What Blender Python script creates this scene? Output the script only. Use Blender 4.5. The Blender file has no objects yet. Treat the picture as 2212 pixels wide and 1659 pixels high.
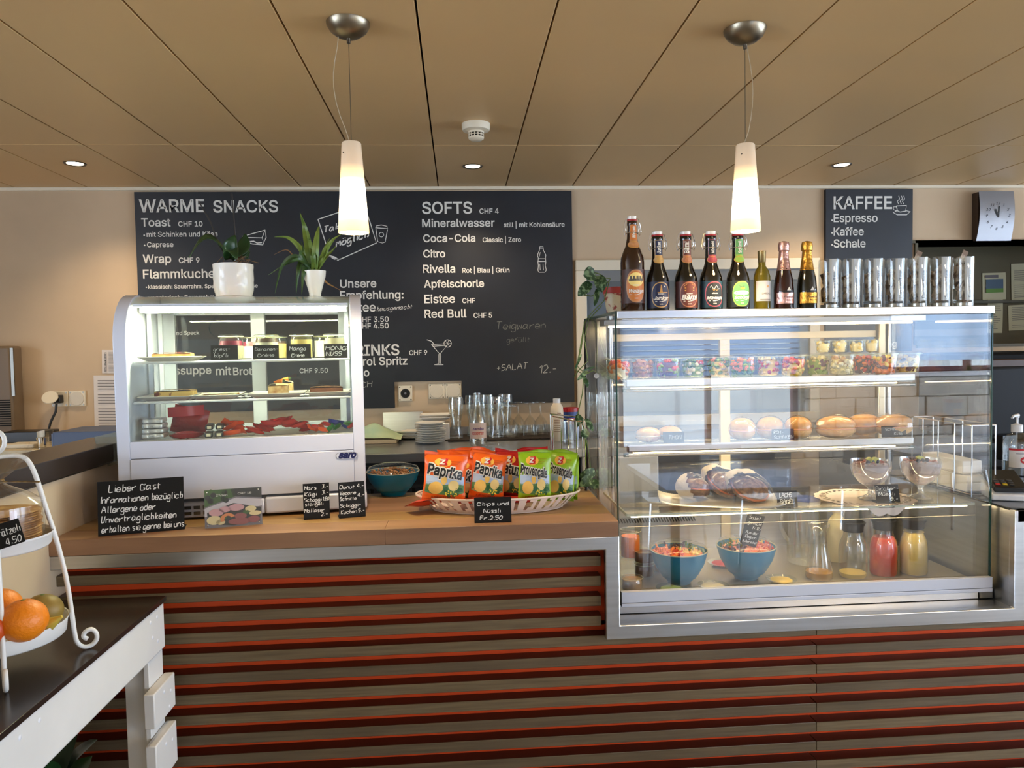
import bpy, math, random, os
from mathutils import Vector as V, Matrix, Euler
random.seed(7)
S = bpy.context.scene
COL = S.collection
# ------------------------------------------------------------------ camera
FL, W, H = 1620.0, 2212, 1659
YAW, PIT, ROL = math.radians(4.03), math.radians(2.55), .018
CAM = V((0, 0, 1.5))
fw = V((math.sin(YAW) * math.cos(PIT), math.cos(YAW) * math.cos(PIT), -math.sin(PIT)))
rt = V((math.cos(YAW), -math.sin(YAW), 0)); up = rt.cross(fw)
rt, up = rt * math.cos(ROL) - up * math.sin(ROL), up * math.cos(ROL) + rt * math.sin(ROL)
cd = bpy.data.cameras.new('camera'); cam = bpy.data.objects.new('camera', cd); COL.objects.link(cam)
cd.sensor_fit = 'HORIZONTAL'; cd.sensor_width = 36; cd.lens = FL / W * 36; cd.clip_start = .02
m = Matrix((rt, up, -fw)).transposed().to_4x4(); m.translation = CAM; cam.matrix_world = m
S.camera = cam
# ------------------------------------------------------------------ world and light
wd = bpy.data.worlds.new('overcast_sky'); S.world = wd; wd.use_nodes = True
bg = wd.node_tree.nodes['Background']; bg.inputs[0].default_value = (.66, .80, 1.0, 1); bg.inputs[1].default_value = 6.5
def light(name, kind, loc, power, color=(1, 1, 1), size=.1, rot=(0, 0, 0), **k):
    l = bpy.data.lights.new(name, kind); l.energy = power; l.color = color
    if kind == 'AREA':
        l.shape = 'RECTANGLE'; l.size = size[0]; l.size_y = size[1]
    else: l.shadow_soft_size = size
    for a, b in k.items(): setattr(l, a, b)
    o = bpy.data.objects.new(name, l); COL.objects.link(o); o.location = loc; o.rotation_euler = rot
    return o
# daylight through the window openings behind the camera
FACY = -3.0
WINS = [(1.52, 3.3, .5), (4.2, 5.9, 1.22)]
WZ1 = 2.28
RWIN = [(-2.7, -.9), (-.7, 1.1), (1.3, 3.1)]   # floor-length glazing in the side wall
for a, b, WZ0 in WINS:
    o = light('window_daylight', 'AREA', ((a + b) / 2, FACY + .02, (WZ0 + WZ1) / 2), 30, (.86, .92, 1), (b - a, WZ1 - WZ0), (math.radians(90), 0, 0))
    o.data.cycles.is_portal = True
FILLWIN = [(-2.7, -.7), (-.5, .9)]  # left-wall glazing added to bring more light into the room
for a, b in FILLWIN:
    o = light('window_daylight', 'AREA', (-4.58, (a + b) / 2, 1.2), 30, (.86, .92, 1), (b - a, 2.16), (math.radians(90), 0, math.radians(-90)))
    o.data.cycles.is_portal = True
for a, b in RWIN:
    o = light('window_daylight', 'AREA', (6.18, (a + b) / 2, 1.2), 30, (.86, .92, 1), (b - a, 2.16), (math.radians(90), 0, math.radians(90)))
    o.data.cycles.is_portal = True
S.view_settings.view_transform = 'Standard'; S.view_settings.look = 'None'
S.view_settings.gamma = 1; S.view_settings.exposure = 1.15; S.view_settings.use_curve_mapping = False
S.cycles.max_bounces = 8; S.cycles.transparent_max_bounces = 48; S.cycles.diffuse_bounces = 4
S.cycles.caustics_reflective = False; S.cycles.caustics_refractive = False; S.cycles.sample_clamp_indirect = 6
# ------------------------------------------------------------------ pixel -> point at a known depth / height
def ray(px, py): return fw * FL + rt * (px - W / 2) + up * (H / 2 - py)
def at(px, py, Y): r = ray(px, py); return CAM + r * (Y / r.y)
def on(px, py, Z): r = ray(px, py); return CAM + r * ((Z - 1.5) / r.z)
def onX(px, py, X): r = ray(px, py); return CAM + r * (X / r.x)
# ------------------------------------------------------------------ materials
def lin(c): return tuple(((x / 255) / 12.92 if x / 255 <= .04045 else ((x / 255 + .055) / 1.055) ** 2.4) for x in c) + (1,)
MATS = {}
def mat(name, c, rough=.5, metal=0, var=.0, scale=8, stretch=(1, 1, 1), bump=0, bscale=None, emit=0, trans=0, alpha=1, coat=0, c2=None, detail=4, sub=0, ecol=None, contrast=(.3, .7), spec=None):
    if name in MATS: return MATS[name]
    M = bpy.data.materials.new(name); M.use_nodes = True; n = M.node_tree.nodes; L = M.node_tree.links
    p = n['Principled BSDF']; c = lin(c)
    p.inputs['Base Color'].default_value = c; p.inputs['Roughness'].default_value = rough; p.inputs['Metallic'].default_value = metal
    if trans: p.inputs['Transmission Weight'].default_value = trans
    if coat: p.inputs['Coat Weight'].default_value = coat; p.inputs['Coat Roughness'].default_value = .1
    if spec is not None: p.inputs['Specular IOR Level'].default_value = spec
    if sub:
        p.inputs['Subsurface Weight'].default_value = sub; p.inputs['Subsurface Radius'].default_value = (.01, .006, .004)
    if emit: p.inputs['Emission Color'].default_value = lin(ecol) if ecol else c; p.inputs['Emission Strength'].default_value = emit
    if var or bump:
        tc = n.new('ShaderNodeTexCoord'); mp = n.new('ShaderNodeMapping'); mp.inputs['Scale'].default_value = stretch
        L.new(tc.outputs['Object'], mp.inputs[0])
    if var:
        nz = n.new('ShaderNodeTexNoise'); nz.inputs['Scale'].default_value = scale; nz.inputs['Detail'].default_value = detail
        L.new(mp.outputs[0], nz.inputs[0]); r = n.new('ShaderNodeValToRGB'); L.new(nz.outputs[0], r.inputs[0])
        b = lin(c2) if c2 else tuple(x * (1 - var) for x in c[:3]) + (1,)
        r.color_ramp.elements[0].position = contrast[0]; r.color_ramp.elements[1].position = contrast[1]
        r.color_ramp.elements[0].color = b; r.color_ramp.elements[1].color = c if c2 else tuple(min(1, x * (1 + var * .5)) for x in c[:3]) + (1,)
        L.new(r.outputs[0], p.inputs['Base Color'])
    if bump:
        nb = n.new('ShaderNodeTexNoise'); nb.inputs['Scale'].default_value = bscale or scale * 4; nb.inputs['Detail'].default_value = 5
        L.new(mp.outputs[0], nb.inputs[0]); bm = n.new('ShaderNodeBump'); bm.inputs['Strength'].default_value = bump; bm.inputs['Distance'].default_value = .01
        L.new(nb.outputs[0], bm.inputs['Height']); L.new(bm.outputs[0], p.inputs['Normal'])
    MATS[name] = M; return M
def glass(name, tint=(1, 1, 1), f0=.045, rough=0.0, gain=.95, body=0, bcol=(1, 1, 1), tl=False):
    """thin clear glass: straight-through transmission plus a Schlick mirror; body adds a faint milky scatter"""
    if name in MATS: return MATS[name]
    M = bpy.data.materials.new(name); M.use_nodes = True; n = M.node_tree.nodes; L = M.node_tree.links; n.clear()
    out = n.new('ShaderNodeOutputMaterial'); mx = n.new('ShaderNodeMixShader'); tr = n.new('ShaderNodeBsdfTransparent'); gl = n.new('ShaderNodeBsdfGlossy')
    tr.inputs[0].default_value = tuple(tint) + (1,); gl.inputs['Roughness'].default_value = rough; gl.inputs[0].default_value = (1, 1, 1, 1)
    lw = n.new('ShaderNodeLayerWeight'); lw.inputs[0].default_value = .5
    pw = n.new('ShaderNodeMath'); pw.operation = 'POWER'; pw.inputs[1].default_value = 5; L.new(lw.outputs['Facing'], pw.inputs[0])
    ml = n.new('ShaderNodeMath'); ml.operation = 'MULTIPLY_ADD'; ml.inputs[1].default_value = gain - f0; ml.inputs[2].default_value = f0; L.new(pw.outputs[0], ml.inputs[0])
    src = tr.outputs[0]
    if body:
        df = n.new('ShaderNodeBsdfTranslucent' if tl else 'ShaderNodeBsdfDiffuse'); df.inputs[0].default_value = tuple(bcol) + (1,); m2 = n.new('ShaderNodeMixShader'); m2.inputs[0].default_value = body
        L.new(tr.outputs[0], m2.inputs[1]); L.new(df.outputs[0], m2.inputs[2]); src = m2.outputs[0]
    L.new(ml.outputs[0], mx.inputs[0]); L.new(src, mx.inputs[1]); L.new(gl.outputs[0], mx.inputs[2]); L.new(mx.outputs[0], out.inputs[0])
    MATS[name] = M; return M
PLASTER = mat('plaster', (206, 181, 150), .9, var=.16, scale=1.6, bump=.12, bscale=9, detail=8)
CEIL = mat('ceiling_lacquer', (214, 178, 127), .42, var=.04, scale=.7, spec=.35)
DARK = mat('dark_void', (18, 16, 14), .9)
STEEL = mat('brushed_steel', (205, 206, 208), .3, 1, var=.10, scale=3, stretch=(1, 1, 30), detail=3)
STEELD = mat('dark_steel', (120, 116, 108), .3, 1, var=.10, scale=3)
CHROME = mat('chrome', (225, 225, 225), .12, 1)
WOODS = [mat('oiled_wood_' + n, c, .42, c2=d, var=1, scale=1.7, stretch=(1.3, 12, 12), detail=9, bump=.03, contrast=(.25, .8)) for n, c, d in (('honey', (172, 138, 88), (134, 100, 60)), ('pale', (180, 146, 94), (144, 108, 64)), ('rosy', (172, 132, 100), (126, 90, 66)))]
SLAT = mat('grey_stained_oak', (108, 92, 68), .6, c2=(78, 64, 45), var=1, scale=3.4, stretch=(1.4, 34, 34), detail=9, bump=.08, bscale=22, contrast=(.25, .75))
SLAT2 = mat('grey_stained_oak_pale', (120, 103, 75), .6, c2=(88, 73, 51), var=1, scale=2.5, stretch=(2.2, 60, 60), detail=10, bump=.08, bscale=22, contrast=(.25, .7))
RED = mat('orange_red_lacquer', (228, 82, 36), .35)
SLTOP = mat('dark_brown_edge', (62, 26, 16), .35)  # slat tops and undersides, darker than the faces
BOARD = mat('chalkboard', (28, 32, 40), .42, var=.35, scale=2.2, detail=6)
WHITE = mat('white_print', (225, 222, 214), .7)
CHALKF = mat('faint_chalk', (120, 120, 112), .9)
CHALKG = mat('chalk', (185, 182, 170), .9)
INK = mat('black_print', (14, 14, 16), .5)
SIGN = mat('black_sign_card', (14, 14, 16), .55, spec=.3)
PEN = mat('white_marker', (228, 230, 228), .6)
WPLAS = mat('white_plastic', (232, 233, 238), .3)
WENAM = mat('white_enamel', (214, 220, 236), .22, coat=.3)
WPAINT = mat('white_painted_wood', (226, 224, 220), .5, var=.06, scale=5, bump=.06, bscale=20)
BPLAS = mat('black_plastic', (20, 20, 22), .35)
CREAM = mat('cream_plastic', (226, 214, 190), .45)
TABLE = mat('dark_laminate', (42, 33, 29), .22)
GLASS = glass('clear_glass', (.985, .992, .987), .032)
GLASSF = glass('case_front_glass', (.985, .988, .985), .085)
GLASSG = glass('drinking_glass', (.91, .925, .915), .11, 0)
GEDGE = mat('green_glass_edge', (30, 66, 58), .1)
GLASSC = glass('cut_glass', (.86, .89, .9), .22, .03, .95, .16, (.85, .87, .88))
FILM = glass('clear_film', (.97, .97, .96), .055, .12)
GLASSJ = glass('jug_glass', (.92, .94, .94), .15, .02, .95, .06, (.8, .82, .82))
CERAM = mat('white_ceramic', (238, 234, 226), .25, coat=.4)
LEAF = mat('leaf_green', (70, 104, 48), .4, c2=(38, 66, 30), var=1, scale=14)
LEAFD = mat('dark_leaf', (44, 82, 40), .3, c2=(26, 50, 26), var=1, scale=14)
LEAFV = mat('silver_spotted_leaf', (130, 160, 120), .4, c2=(38, 72, 40), var=1, scale=90, contrast=(.5, .62))
BROWN = mat('brown_root', (110, 84, 56), .8)
# ------------------------------------------------------------------ mesh builder
FONT = None
try: FONT = bpy.data.fonts.load(os.path.join(bpy.utils.resource_path('LOCAL'), 'datafiles', 'fonts', 'Inter.woff2'))
except Exception: FONT = None
_tc = {}
from mathutils.geometry import tessellate_polygon
def tgeo(s, bold=.008):
    """outline of a run of text, each contour filled on its own with its holes"""
    k = (s, bold)
    if k not in _tc:
        c = bpy.data.curves.new('t', 'FONT'); c.body = s; c.resolution_u = 3; c.fill_mode = 'NONE'
        if FONT: c.font = FONT
        o = bpy.data.objects.new('t', c); COL.objects.link(o); me = bpy.data.meshes.new_from_object(o.evaluated_get(bpy.context.evaluated_depsgraph_get()))
        P = [(v.co.x, v.co.y) for v in me.vertices]; adj = {}
        for e in me.edges: a, b = e.vertices; adj.setdefault(a, []).append(b); adj.setdefault(b, []).append(a)
        bpy.data.objects.remove(o); bpy.data.curves.remove(c); bpy.data.meshes.remove(me)
        seen = set(); loops = []
        for v in range(len(P)):
            if v in seen or v not in adj: continue
            lp = [v]; seen.add(v); cur = v
            while True:
                nx = [q for q in adj[cur] if q not in seen]
                if not nx: break
                cur = nx[0]; seen.add(cur); lp.append(cur)
            if len(lp) > 2: loops.append([P[i] for i in lp])
        def area(l): return sum(l[i][0] * l[(i + 1) % len(l)][1] - l[(i + 1) % len(l)][0] * l[i][1] for i in range(len(l))) / 2
        def inside(p, l):
            r = False
            for i in range(len(l)):
                (x1, y1), (x2, y2) = l[i], l[(i + 1) % len(l)]
                if (y1 > p[1]) != (y2 > p[1]) and p[0] < (x2 - x1) * (p[1] - y1) / (y2 - y1) + x1: r = not r
            return r
        loops.sort(key=lambda l: -abs(area(l))); outs = []
        for l in loops:
            h = None
            for ou in outs:
                if all(inside(q, ou[0]) for q in l[::3]): h = ou
            if h and not any(all(inside(q, hh) for q in l[::3]) for hh in h[1:]): h.append(l)
            else: outs.append([l])
        vs = []; fs = []
        for g in outs:
            o_ = len(vs); flat = [p for l in g for p in l]; vs += flat
            fs += [tuple(o_ + i for i in t) for t in tessellate_polygon([[V((p[0], p[1], 0)) for p in l] for l in g])]
        if bold:
            sg = 1 if area(loops[0]) > 0 else -1
            for l in loops:
                n_ = len(l); o_ = len(vs)
                for i in range(n_):
                    (ax, ay), (bx, by), (cx, cy) = l[i - 1], l[i], l[(i + 1) % n_]
                    d1 = V((bx - ax, by - ay)); d2 = V((cx - bx, cy - by)); d1 = d1.normalized() if d1.length else d1; d2 = d2.normalized() if d2.length else d2
                    d = d1 + d2; d = d.normalized() if d.length > 1e-6 else d1; k_ = bold / max(.5, d.dot(d2) if d2.length else 1)
                    vs += [(bx, by), (bx + sg * d.y * k_, by - sg * d.x * k_)]
                fs += [(o_ + 2 * i, o_ + 2 * i + 1, o_ + 2 * ((i + 1) % n_) + 1, o_ + 2 * ((i + 1) % n_)) for i in range(n_)]
        x0 = min(v[0] for v in vs); x1 = max(v[0] for v in vs)
        _tc[k] = ([(a - x0, b) for a, b in vs], fs, x1 - x0)
    return _tc[k]
HW = {  # single stroke hand lettering: x,y digits, y: 0 descender, 3 baseline, 7 x height, a cap
'a':'473717050413233445 474453','b':'1a13 16374745443313','c':'4637170504133344','d':'4a43 473717050413334445','e':'05454637170504133344','f':'4939281803 0737','g':'473717050413344547 4741301001','h':'1a13 1637464433','i':'1713 1919','j':'2721100 2929','k':'1a13 4715 1543','l':'1a14233','m':'0703 061726252 26374743','n':'0703 06273746434','o':'271605041333444637 27','p':'0700 0627464433130','q':'473717050413334445 4740','r':'0703 05163747','s':'47371716254433130','t':'1914233 0737','u':'070413334447 4743','v':'072347','w':'070313264347','x':'0743 4703','y':'072547 4721100','z':'07470343','A':'033a63 1656','B':'0a03 0a3a49483707 3746443303','C':'5948290804134354','D':'0a03 0a3a585433 0333','E':'4a0a0343 0737','F':'4a0a03 0737','G':'5948290804134355 5535','H':'0a03 5a53 0757','I':'0a03','J':'4a44331303','K':'0a03 4a0643','L':'0a0343','M':'030a355a53','N':'030a535a','O':'2a0804134448392a','P':'0a03 0a3a484706','Q':'2a0804134448392a 2553','R':'0a03 0a3a4847060643','S':'493a1a0817464413 03','T':'0a5a 2a23','U':'0a0413344a','V':'0a234a','W':'0a13374353 5a','X':'0a53 5a03','Y':'0a275a 2723','Z':'0a5a0353','0':'2a08041334482a','1':'082a23','2':'091a3a484703 0343','3':'0a4a2746341303','4':'3a3 3a0545','5':'4a0a0737463413 03','6':'3a170413344506','7':'0a4a13','8':'2706081a3a4846270513344627','9':'46170819394743','-':'1646','.':'1314','+':'2824 0646','|':'1a13',"'":'1a19',':':'1414 1717',',':'1422','l':'1a1423','\u2022':'1616','/':'034a'}
UML = {'ä':('a','¨'),'ö':('o','¨'),'ü':('u','¨'),'è':('e','`')}
def hgeo(s, sl=.12, jit=.35, seed=1):
    """polylines (list of lists of (x, y)) with unit x height 4, advance as written"""
    rnd = random.Random(seed + len(s)); out = []; x = 0
    for ch in s:
        if ch == ' ': x += 3.2; continue
        b, acc = UML.get(ch, (ch, None)); g = HW.get(b, '0343'); wmax = 0; jy = rnd.uniform(-jit, jit)
        for st in g.split(' '):
            pts = []
            for i in range(0, len(st) - 1, 2):
                gx = int(st[i]); gy = 10 if st[i + 1] == 'a' else int(st[i + 1]); wmax = max(wmax, gx)
                pts.append((x + gx + sl * (gy - 3) + rnd.uniform(-.12, .12), gy - 3 + jy + rnd.uniform(-.12, .12)))
            if len(pts) == 1: pts.append((pts[0][0] + .3, pts[0][1]))
            if len(pts) >= 2: out.append(pts)
        if acc:
            for q in ((1, 3) if acc == '¨' else (2,)): out.append([(x + q + .7, 5.6), (x + q + .9, 6.2)])
        x += wmax + 1.5
    return out, x - 1.5
class MB:
    def __init__(s): s.v = []; s.f = []; s.m = []; s.mi = 0
    def add(s, vs, fs, mi=None):
        o = len(s.v); s.v += [tuple(v) for v in vs]; s.f += [tuple(i + o for i in f) for f in fs]; s.m += [s.mi if mi is None else mi] * len(fs); return s
    def b2(s, x0, x1, y0, y1, z0, z1, mi=None):
        return s.add([(x0, y0, z0), (x1, y0, z0), (x1, y1, z0), (x0, y1, z0), (x0, y0, z1), (x1, y0, z1), (x1, y1, z1), (x0, y1, z1)],
                     [(0, 3, 2, 1), (4, 5, 6, 7), (0, 1, 5, 4), (1, 2, 6, 5), (2, 3, 7, 6), (3, 0, 4, 7)], mi)
    def box(s, c, d, rot=None, mi=None):
        R = Euler(rot).to_matrix() if rot else Matrix.Identity(3); c = V(c); k = []
        for z in (-.5, .5):
            for x, y in ((-.5, -.5), (.5, -.5), (.5, .5), (-.5, .5)): k.append(c + R @ V((x * d[0], y * d[1], z * d[2])))
        return s.add(k, [(0, 3, 2, 1), (4, 5, 6, 7), (0, 1, 5, 4), (1, 2, 6, 5), (2, 3, 7, 6), (3, 0, 4, 7)], mi)
    def lathe(s, prof, n=24, c=(0, 0, 0), sx=1, sy=1, mi=None, close=False, wob=None):
        vs = []; fs = []; m_ = len(prof)
        for r, z in prof:
            for i in range(n):
                a = 2 * math.pi * i / n; k = wob(a, z) if wob else 1
                vs.append((c[0] + r * k * math.cos(a) * sx, c[1] + r * k * math.sin(a) * sy, c[2] + z))
        for j in range(m_ - 1):
            for i in range(n): i2 = (i + 1) % n; fs.append((j * n + i, j * n + i2, (j + 1) * n + i2, (j + 1) * n + i))
        if prof[0][0] > 1e-6 and close: fs.append(tuple(range(n))[::-1])
        if prof[-1][0] > 1e-6 and close: fs.append(tuple((m_ - 1) * n + i for i in range(n)))
        return s.add(vs, fs, mi)
    def tube(s, pts, r, n=6, mi=None, cap=True, flat=1):
        pts = [V(p) for p in pts]; vs = []; fs = []; K = len(pts); u = None
        for i, p in enumerate(pts):
            t = (pts[min(i + 1, K - 1)] - pts[max(i - 1, 0)]);
            if t.length < 1e-9: t = V((0, 0, 1))
            t.normalize()
            if u is None: u = t.orthogonal().normalized()
            u = (u - t * u.dot(t));
            if u.length < 1e-6: u = t.orthogonal()
            u.normalize(); w = t.cross(u); rr = r[i] if isinstance(r, (list, tuple)) else r
            for k in range(n): a = 2 * math.pi * k / n; vs.append(p + (u * math.cos(a) + w * math.sin(a) * flat) * rr)
        for i in range(K - 1):
            for k in range(n): k2 = (k + 1) % n; fs.append((i * n + k, i * n + k2, (i + 1) * n + k2, (i + 1) * n + k))
        if cap: fs.append(tuple(range(n))[::-1]); fs.append(tuple((K - 1) * n + k for k in range(n)))
        return s.add(vs, fs, mi)
    def prism(s, poly, fn, a, b, mi=None):
        n = len(poly); vs = [fn(p, a) for p in poly] + [fn(p, b) for p in poly]
        return s.add(vs, [tuple(range(n))[::-1], tuple(range(n, 2 * n))] + [(i, (i + 1) % n, n + (i + 1) % n, n + i) for i in range(n)], mi)
    def grid(s, fn, nu, nv, mi=None):
        vs = [fn(i / nu, j / nv) for j in range(nv + 1) for i in range(nu + 1)]
        return s.add(vs, [(j * (nu + 1) + i, j * (nu + 1) + i + 1, (j + 1) * (nu + 1) + i + 1, (j + 1) * (nu + 1) + i) for j in range(nv) for i in range(nu)], mi)
    def text(s, t, fn, x, y, size=None, width=None, xs=1, bold=.008, sh=0, mi=None):
        """lettering on the surface fn(x, y); size = em, width fits the run"""
        vs, fs, w = tgeo(t, bold)
        if size is None: size = width / w
        if width is not None: xs = width / (w * size)
        return s.add([fn(x + (a + sh * b) * size * xs, y + b * size) for a, b in vs], fs, mi)
    def line(s, pts, fn, w, mi=None, closed=False):
        pts = list(pts) + ([pts[0], pts[1]] if closed else []); vs = []; fs = []; K = len(pts)
        for i in range(K):
            a = pts[max(i - 1, 0)]; b = pts[min(i + 1, K - 1)]; dx = b[0] - a[0]; dy = b[1] - a[1]; l = math.hypot(dx, dy) or 1; nx = -dy / l * w / 2; ny = dx / l * w / 2
            vs += [fn(pts[i][0] + nx, pts[i][1] + ny), fn(pts[i][0] - nx, pts[i][1] - ny)]
        return s.add(vs, [(2 * i, 2 * i + 1, 2 * i + 3, 2 * i + 2) for i in range(K - 1)], mi)
    def hand(s, t, fn, x, y, size=None, width=None, w=.9, seed=1, mi=None, tilt=0, sl=.12, jit=.35):
        """hand lettering; size = metres per grid unit (cap height is 7 units)"""
        g, tw = hgeo(t, sl, jit, seed)
        if size is None: size = width / tw
        xs = (width / (tw * size)) if width else 1
        for pl in g:
            q = []
            if len(pl) > 2:
                for i in range(len(pl) - 1):
                    p0, p1, p2, p3 = pl[max(i - 1, 0)], pl[i], pl[i + 1], pl[min(i + 2, len(pl) - 1)]
                    for k in (0, .33, .66):
                        q.append(tuple(.5 * ((2 * p1[d]) + (-p0[d] + p2[d]) * k + (2 * p0[d] - 5 * p1[d] + 4 * p2[d] - p3[d]) * k * k + (-p0[d] + 3 * p1[d] - 3 * p2[d] + p3[d]) * k ** 3) for d in (0, 1)))
                q.append(pl[-1])
            else: q = pl
            s.line([(x + a * size * xs, y + b * size + a * size * xs * tilt) for a, b in q], fn, w * size, mi)
        return s
    def ell(s, fn, cx, cy, rx, ry, mi=None, n=20, rings=2, sq=2):
        vs = [fn(cx, cy)]; fs = []
        for j in range(1, rings + 1):
            for i in range(n):
                a = 2 * math.pi * i / n; c_ = math.cos(a); s_ = math.sin(a); k = (abs(c_) ** sq + abs(s_) ** sq) ** (-1 / sq)
                vs.append(fn(cx + rx * c_ * k * j / rings, cy + ry * s_ * k * j / rings))
        for i in range(n): fs.append((0, 1 + i, 1 + (i + 1) % n))
        for j in range(rings - 1):
            for i in range(n): i2 = (i + 1) % n; fs.append((1 + j * n + i, 1 + (j + 1) * n + i, 1 + (j + 1) * n + i2, 1 + j * n + i2))
        return s.add(vs, fs, mi)
    def rect(s, fn, x0, x1, y0, y1, mi=None, n=4, m_=1):
        return s.grid(lambda u, v: fn(x0 + (x1 - x0) * u, y0 + (y1 - y0) * v), n, m_, mi)
    def blob(s, c, r, n=8, m_=5, mi=None, sc=(1, 1, 1), jit=.0, rot=None):
        R = Euler(rot).to_matrix() if rot else None; vs = []; fs = []
        for j in range(m_ + 1):
            t = math.pi * j / m_
            for i in range(n):
                a = 2 * math.pi * i / n; k = 1 + random.uniform(-jit, jit)
                p = V((math.sin(t) * math.cos(a) * sc[0], math.sin(t) * math.sin(a) * sc[1], math.cos(t) * sc[2])) * r * k
                if R: p = R @ p
                vs.append(V(c) + p)
        for j in range(m_):
            for i in range(n): i2 = (i + 1) % n; fs.append((j * n + i, (j + 1) * n + i, (j + 1) * n + i2, j * n + i2))
        return s.add(vs, fs, mi)
    def build(s, name, mats, parent=None, loc=(0, 0, 0), rot=(0, 0, 0), bev=0, seg=2, ang=50, flat=False, merge=False):
        me = bpy.data.meshes.new(name); me.from_pydata(s.v, [], s.f)
        if not isinstance(mats, (list, tuple)): mats = [mats]
        for q in mats: me.materials.append(q)
        if len(mats) > 1: me.polygons.foreach_set('material_index', s.m)
        if not flat: me.shade_smooth(); me.set_sharp_from_angle(angle=math.radians(ang))
        me.update(); o = bpy.data.objects.new(name, me); COL.objects.link(o); o.location = loc; o.rotation_euler = rot
        if parent: o.parent = parent
        if bev:
            b = o.modifiers.new('bevel', 'BEVEL'); b.width = bev; b.segments = seg; b.limit_method = 'ANGLE'; b.angle_limit = math.radians(50)
        return o
def tag(o, label, cat, group=None, kind=None):
    o['label'] = label; o['category'] = cat
    if group: o['group'] = group
    if kind: o['kind'] = kind
    return o
def thing(name, label, cat, loc=(0, 0, 0), rz=0, group=None, rot=None):
    o = bpy.data.objects.new(name, None); COL.objects.link(o); o.location = loc; o.rotation_euler = rot or (0, 0, rz); o.empty_display_size = .02
    return tag(o, label, cat, group)
def struct(o): o['kind'] = 'structure'; return o
def copy_tree(o, parent=None):
    c = o.copy(); COL.objects.link(c); c.parent = parent
    for ch in list(o.children): copy_tree(ch, c)
    return c
def flatXZ(y, ox=0, oz=0): return lambda a, b: (ox + a, y, oz + b)
def smooth(pts, n=4):
    pts = [V(q) for q in pts]; K = len(pts) - 1; out = []
    for i in range(K):
        p0, p1, p2, p3 = pts[max(i - 1, 0)], pts[i], pts[i + 1], pts[min(i + 2, K)]
        for j in range(n): k = j / n; out.append(.5 * ((2 * p1) + (-p0 + p2) * k + (2 * p0 - 5 * p1 + 4 * p2 - p3) * k * k + (-p0 + 3 * p1 - 3 * p2 + p3) * k ** 3))
    return out + [pts[-1]]
EXY = lambda p, t: (p[0], p[1], t)
EXZ = lambda p, t: (p[0], t, p[1])
EYZ = lambda p, t: (t, p[0], p[1])
def arc(cx, cy, r, a0, a1, n, ry=None): return [(cx + r * math.cos(math.radians(a0 + (a1 - a0) * i / n)), cy + (ry or r) * math.sin(math.radians(a0 + (a1 - a0) * i / n))) for i in range(n + 1)]
HW['4'] = '2a0545 3a33'
# ================================================================== room shell
CZ, WY = 2.335, 3.85
def fnB(a, b): return a
o = struct(MB().b2(-4.6, 6.2, FACY, 5.2, -.1, 0).build('floor', mat('floor_tile', (150, 142, 132), .45, var=.12, scale=3)))
w = MB(); w.b2(-4.6, 2.43, WY, WY + .15, 0, 2.6); w.b2(2.43, 4.1, WY, WY + .15, 0, 1.49); w.b2(2.43, 4.1, WY, WY + .15, 2.03, 2.6); w.b2(4.1, 6.2, WY, WY + .15, 0, 2.6)
wall_back = struct(w.build('wall_back', PLASTER))
struct((lambda w: [w.b2(-4.75, -4.6, y0, y1, 0, 2.6) for y0, y1 in ((FACY, -2.7), (-.7, -.5), (.9, 5.2))] and w.b2(-4.75, -4.6, -2.7, .9, WZ1, 2.6).b2(-4.75, -4.6, -2.7, .9, 0, .1).build('wall_left', PLASTER))(MB())); struct((lambda w: [w.b2(6.2, 6.35, y0, y1, 0, 2.6) for y0, y1 in ((FACY, -2.7), (-.9, -.7), (1.1, 1.3), (3.1, 5.2))] and w.b2(6.2, 6.35, -2.7, 3.1, WZ1, 2.6).b2(6.2, 6.35, -2.7, 3.1, 0, .1).build('wall_right', PLASTER))(MB()))
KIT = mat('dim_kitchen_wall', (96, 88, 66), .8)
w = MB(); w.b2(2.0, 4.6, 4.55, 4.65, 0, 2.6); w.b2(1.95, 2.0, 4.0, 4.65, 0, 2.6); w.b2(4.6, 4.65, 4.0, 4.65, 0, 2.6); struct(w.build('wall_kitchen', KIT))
struct(MB().b2(2.36, 4.1, WY - .012, WY - .0, 2.03, 2.045).b2(2.425, 2.44, WY - .012, WY + .15, 1.49, 2.045).b2(2.44, 4.1, WY - .012, WY + .15, 1.475, 1.49).b2(2.44, 4.1, WY - .012, WY + .15, 2.03, 2.045).build('trim_1', mat('olive_trim', (88, 80, 58), .6)))
struct(MB().b2(-4.6, 6.2, WY - .012, WY, CZ - .016, CZ - .001).build('trim_2', CREAM))
# ceiling: dark void above lacquered panels with open joints
ceil = struct(MB().b2(-4.75, 6.35, FACY - .1, 4.7, CZ + .03, CZ + .2).build('ceiling', DARK))
xs = [-.085 + .3415 * k for k in range(-14, 20)]; ys = [FACY, -1.6, -.03, 1.53, 3.085, WY - .002]
protos = {}
for j in range(5):
    y0, y1 = ys[j] + .0015, ys[j + 1] - .0015
    for i in range(len(xs) - 1):
        a, b = xs[i] + .0028, xs[i + 1] - .0028
        if a < -4.6: a = -4.6
        if b > 6.2: continue
        if j not in protos:
            mb = MB(); mb.b2(0, xs[1] - xs[0] - .0056, y0, y1, CZ, CZ + .02); protos[j] = mb.build('ceiling_panel', CEIL, ceil, (a, 0, 0), bev=.0015, seg=1)
        else:
            c = protos[j].copy(); COL.objects.link(c); c.location.x = a; c.location.z = random.uniform(0, .0012)
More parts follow.
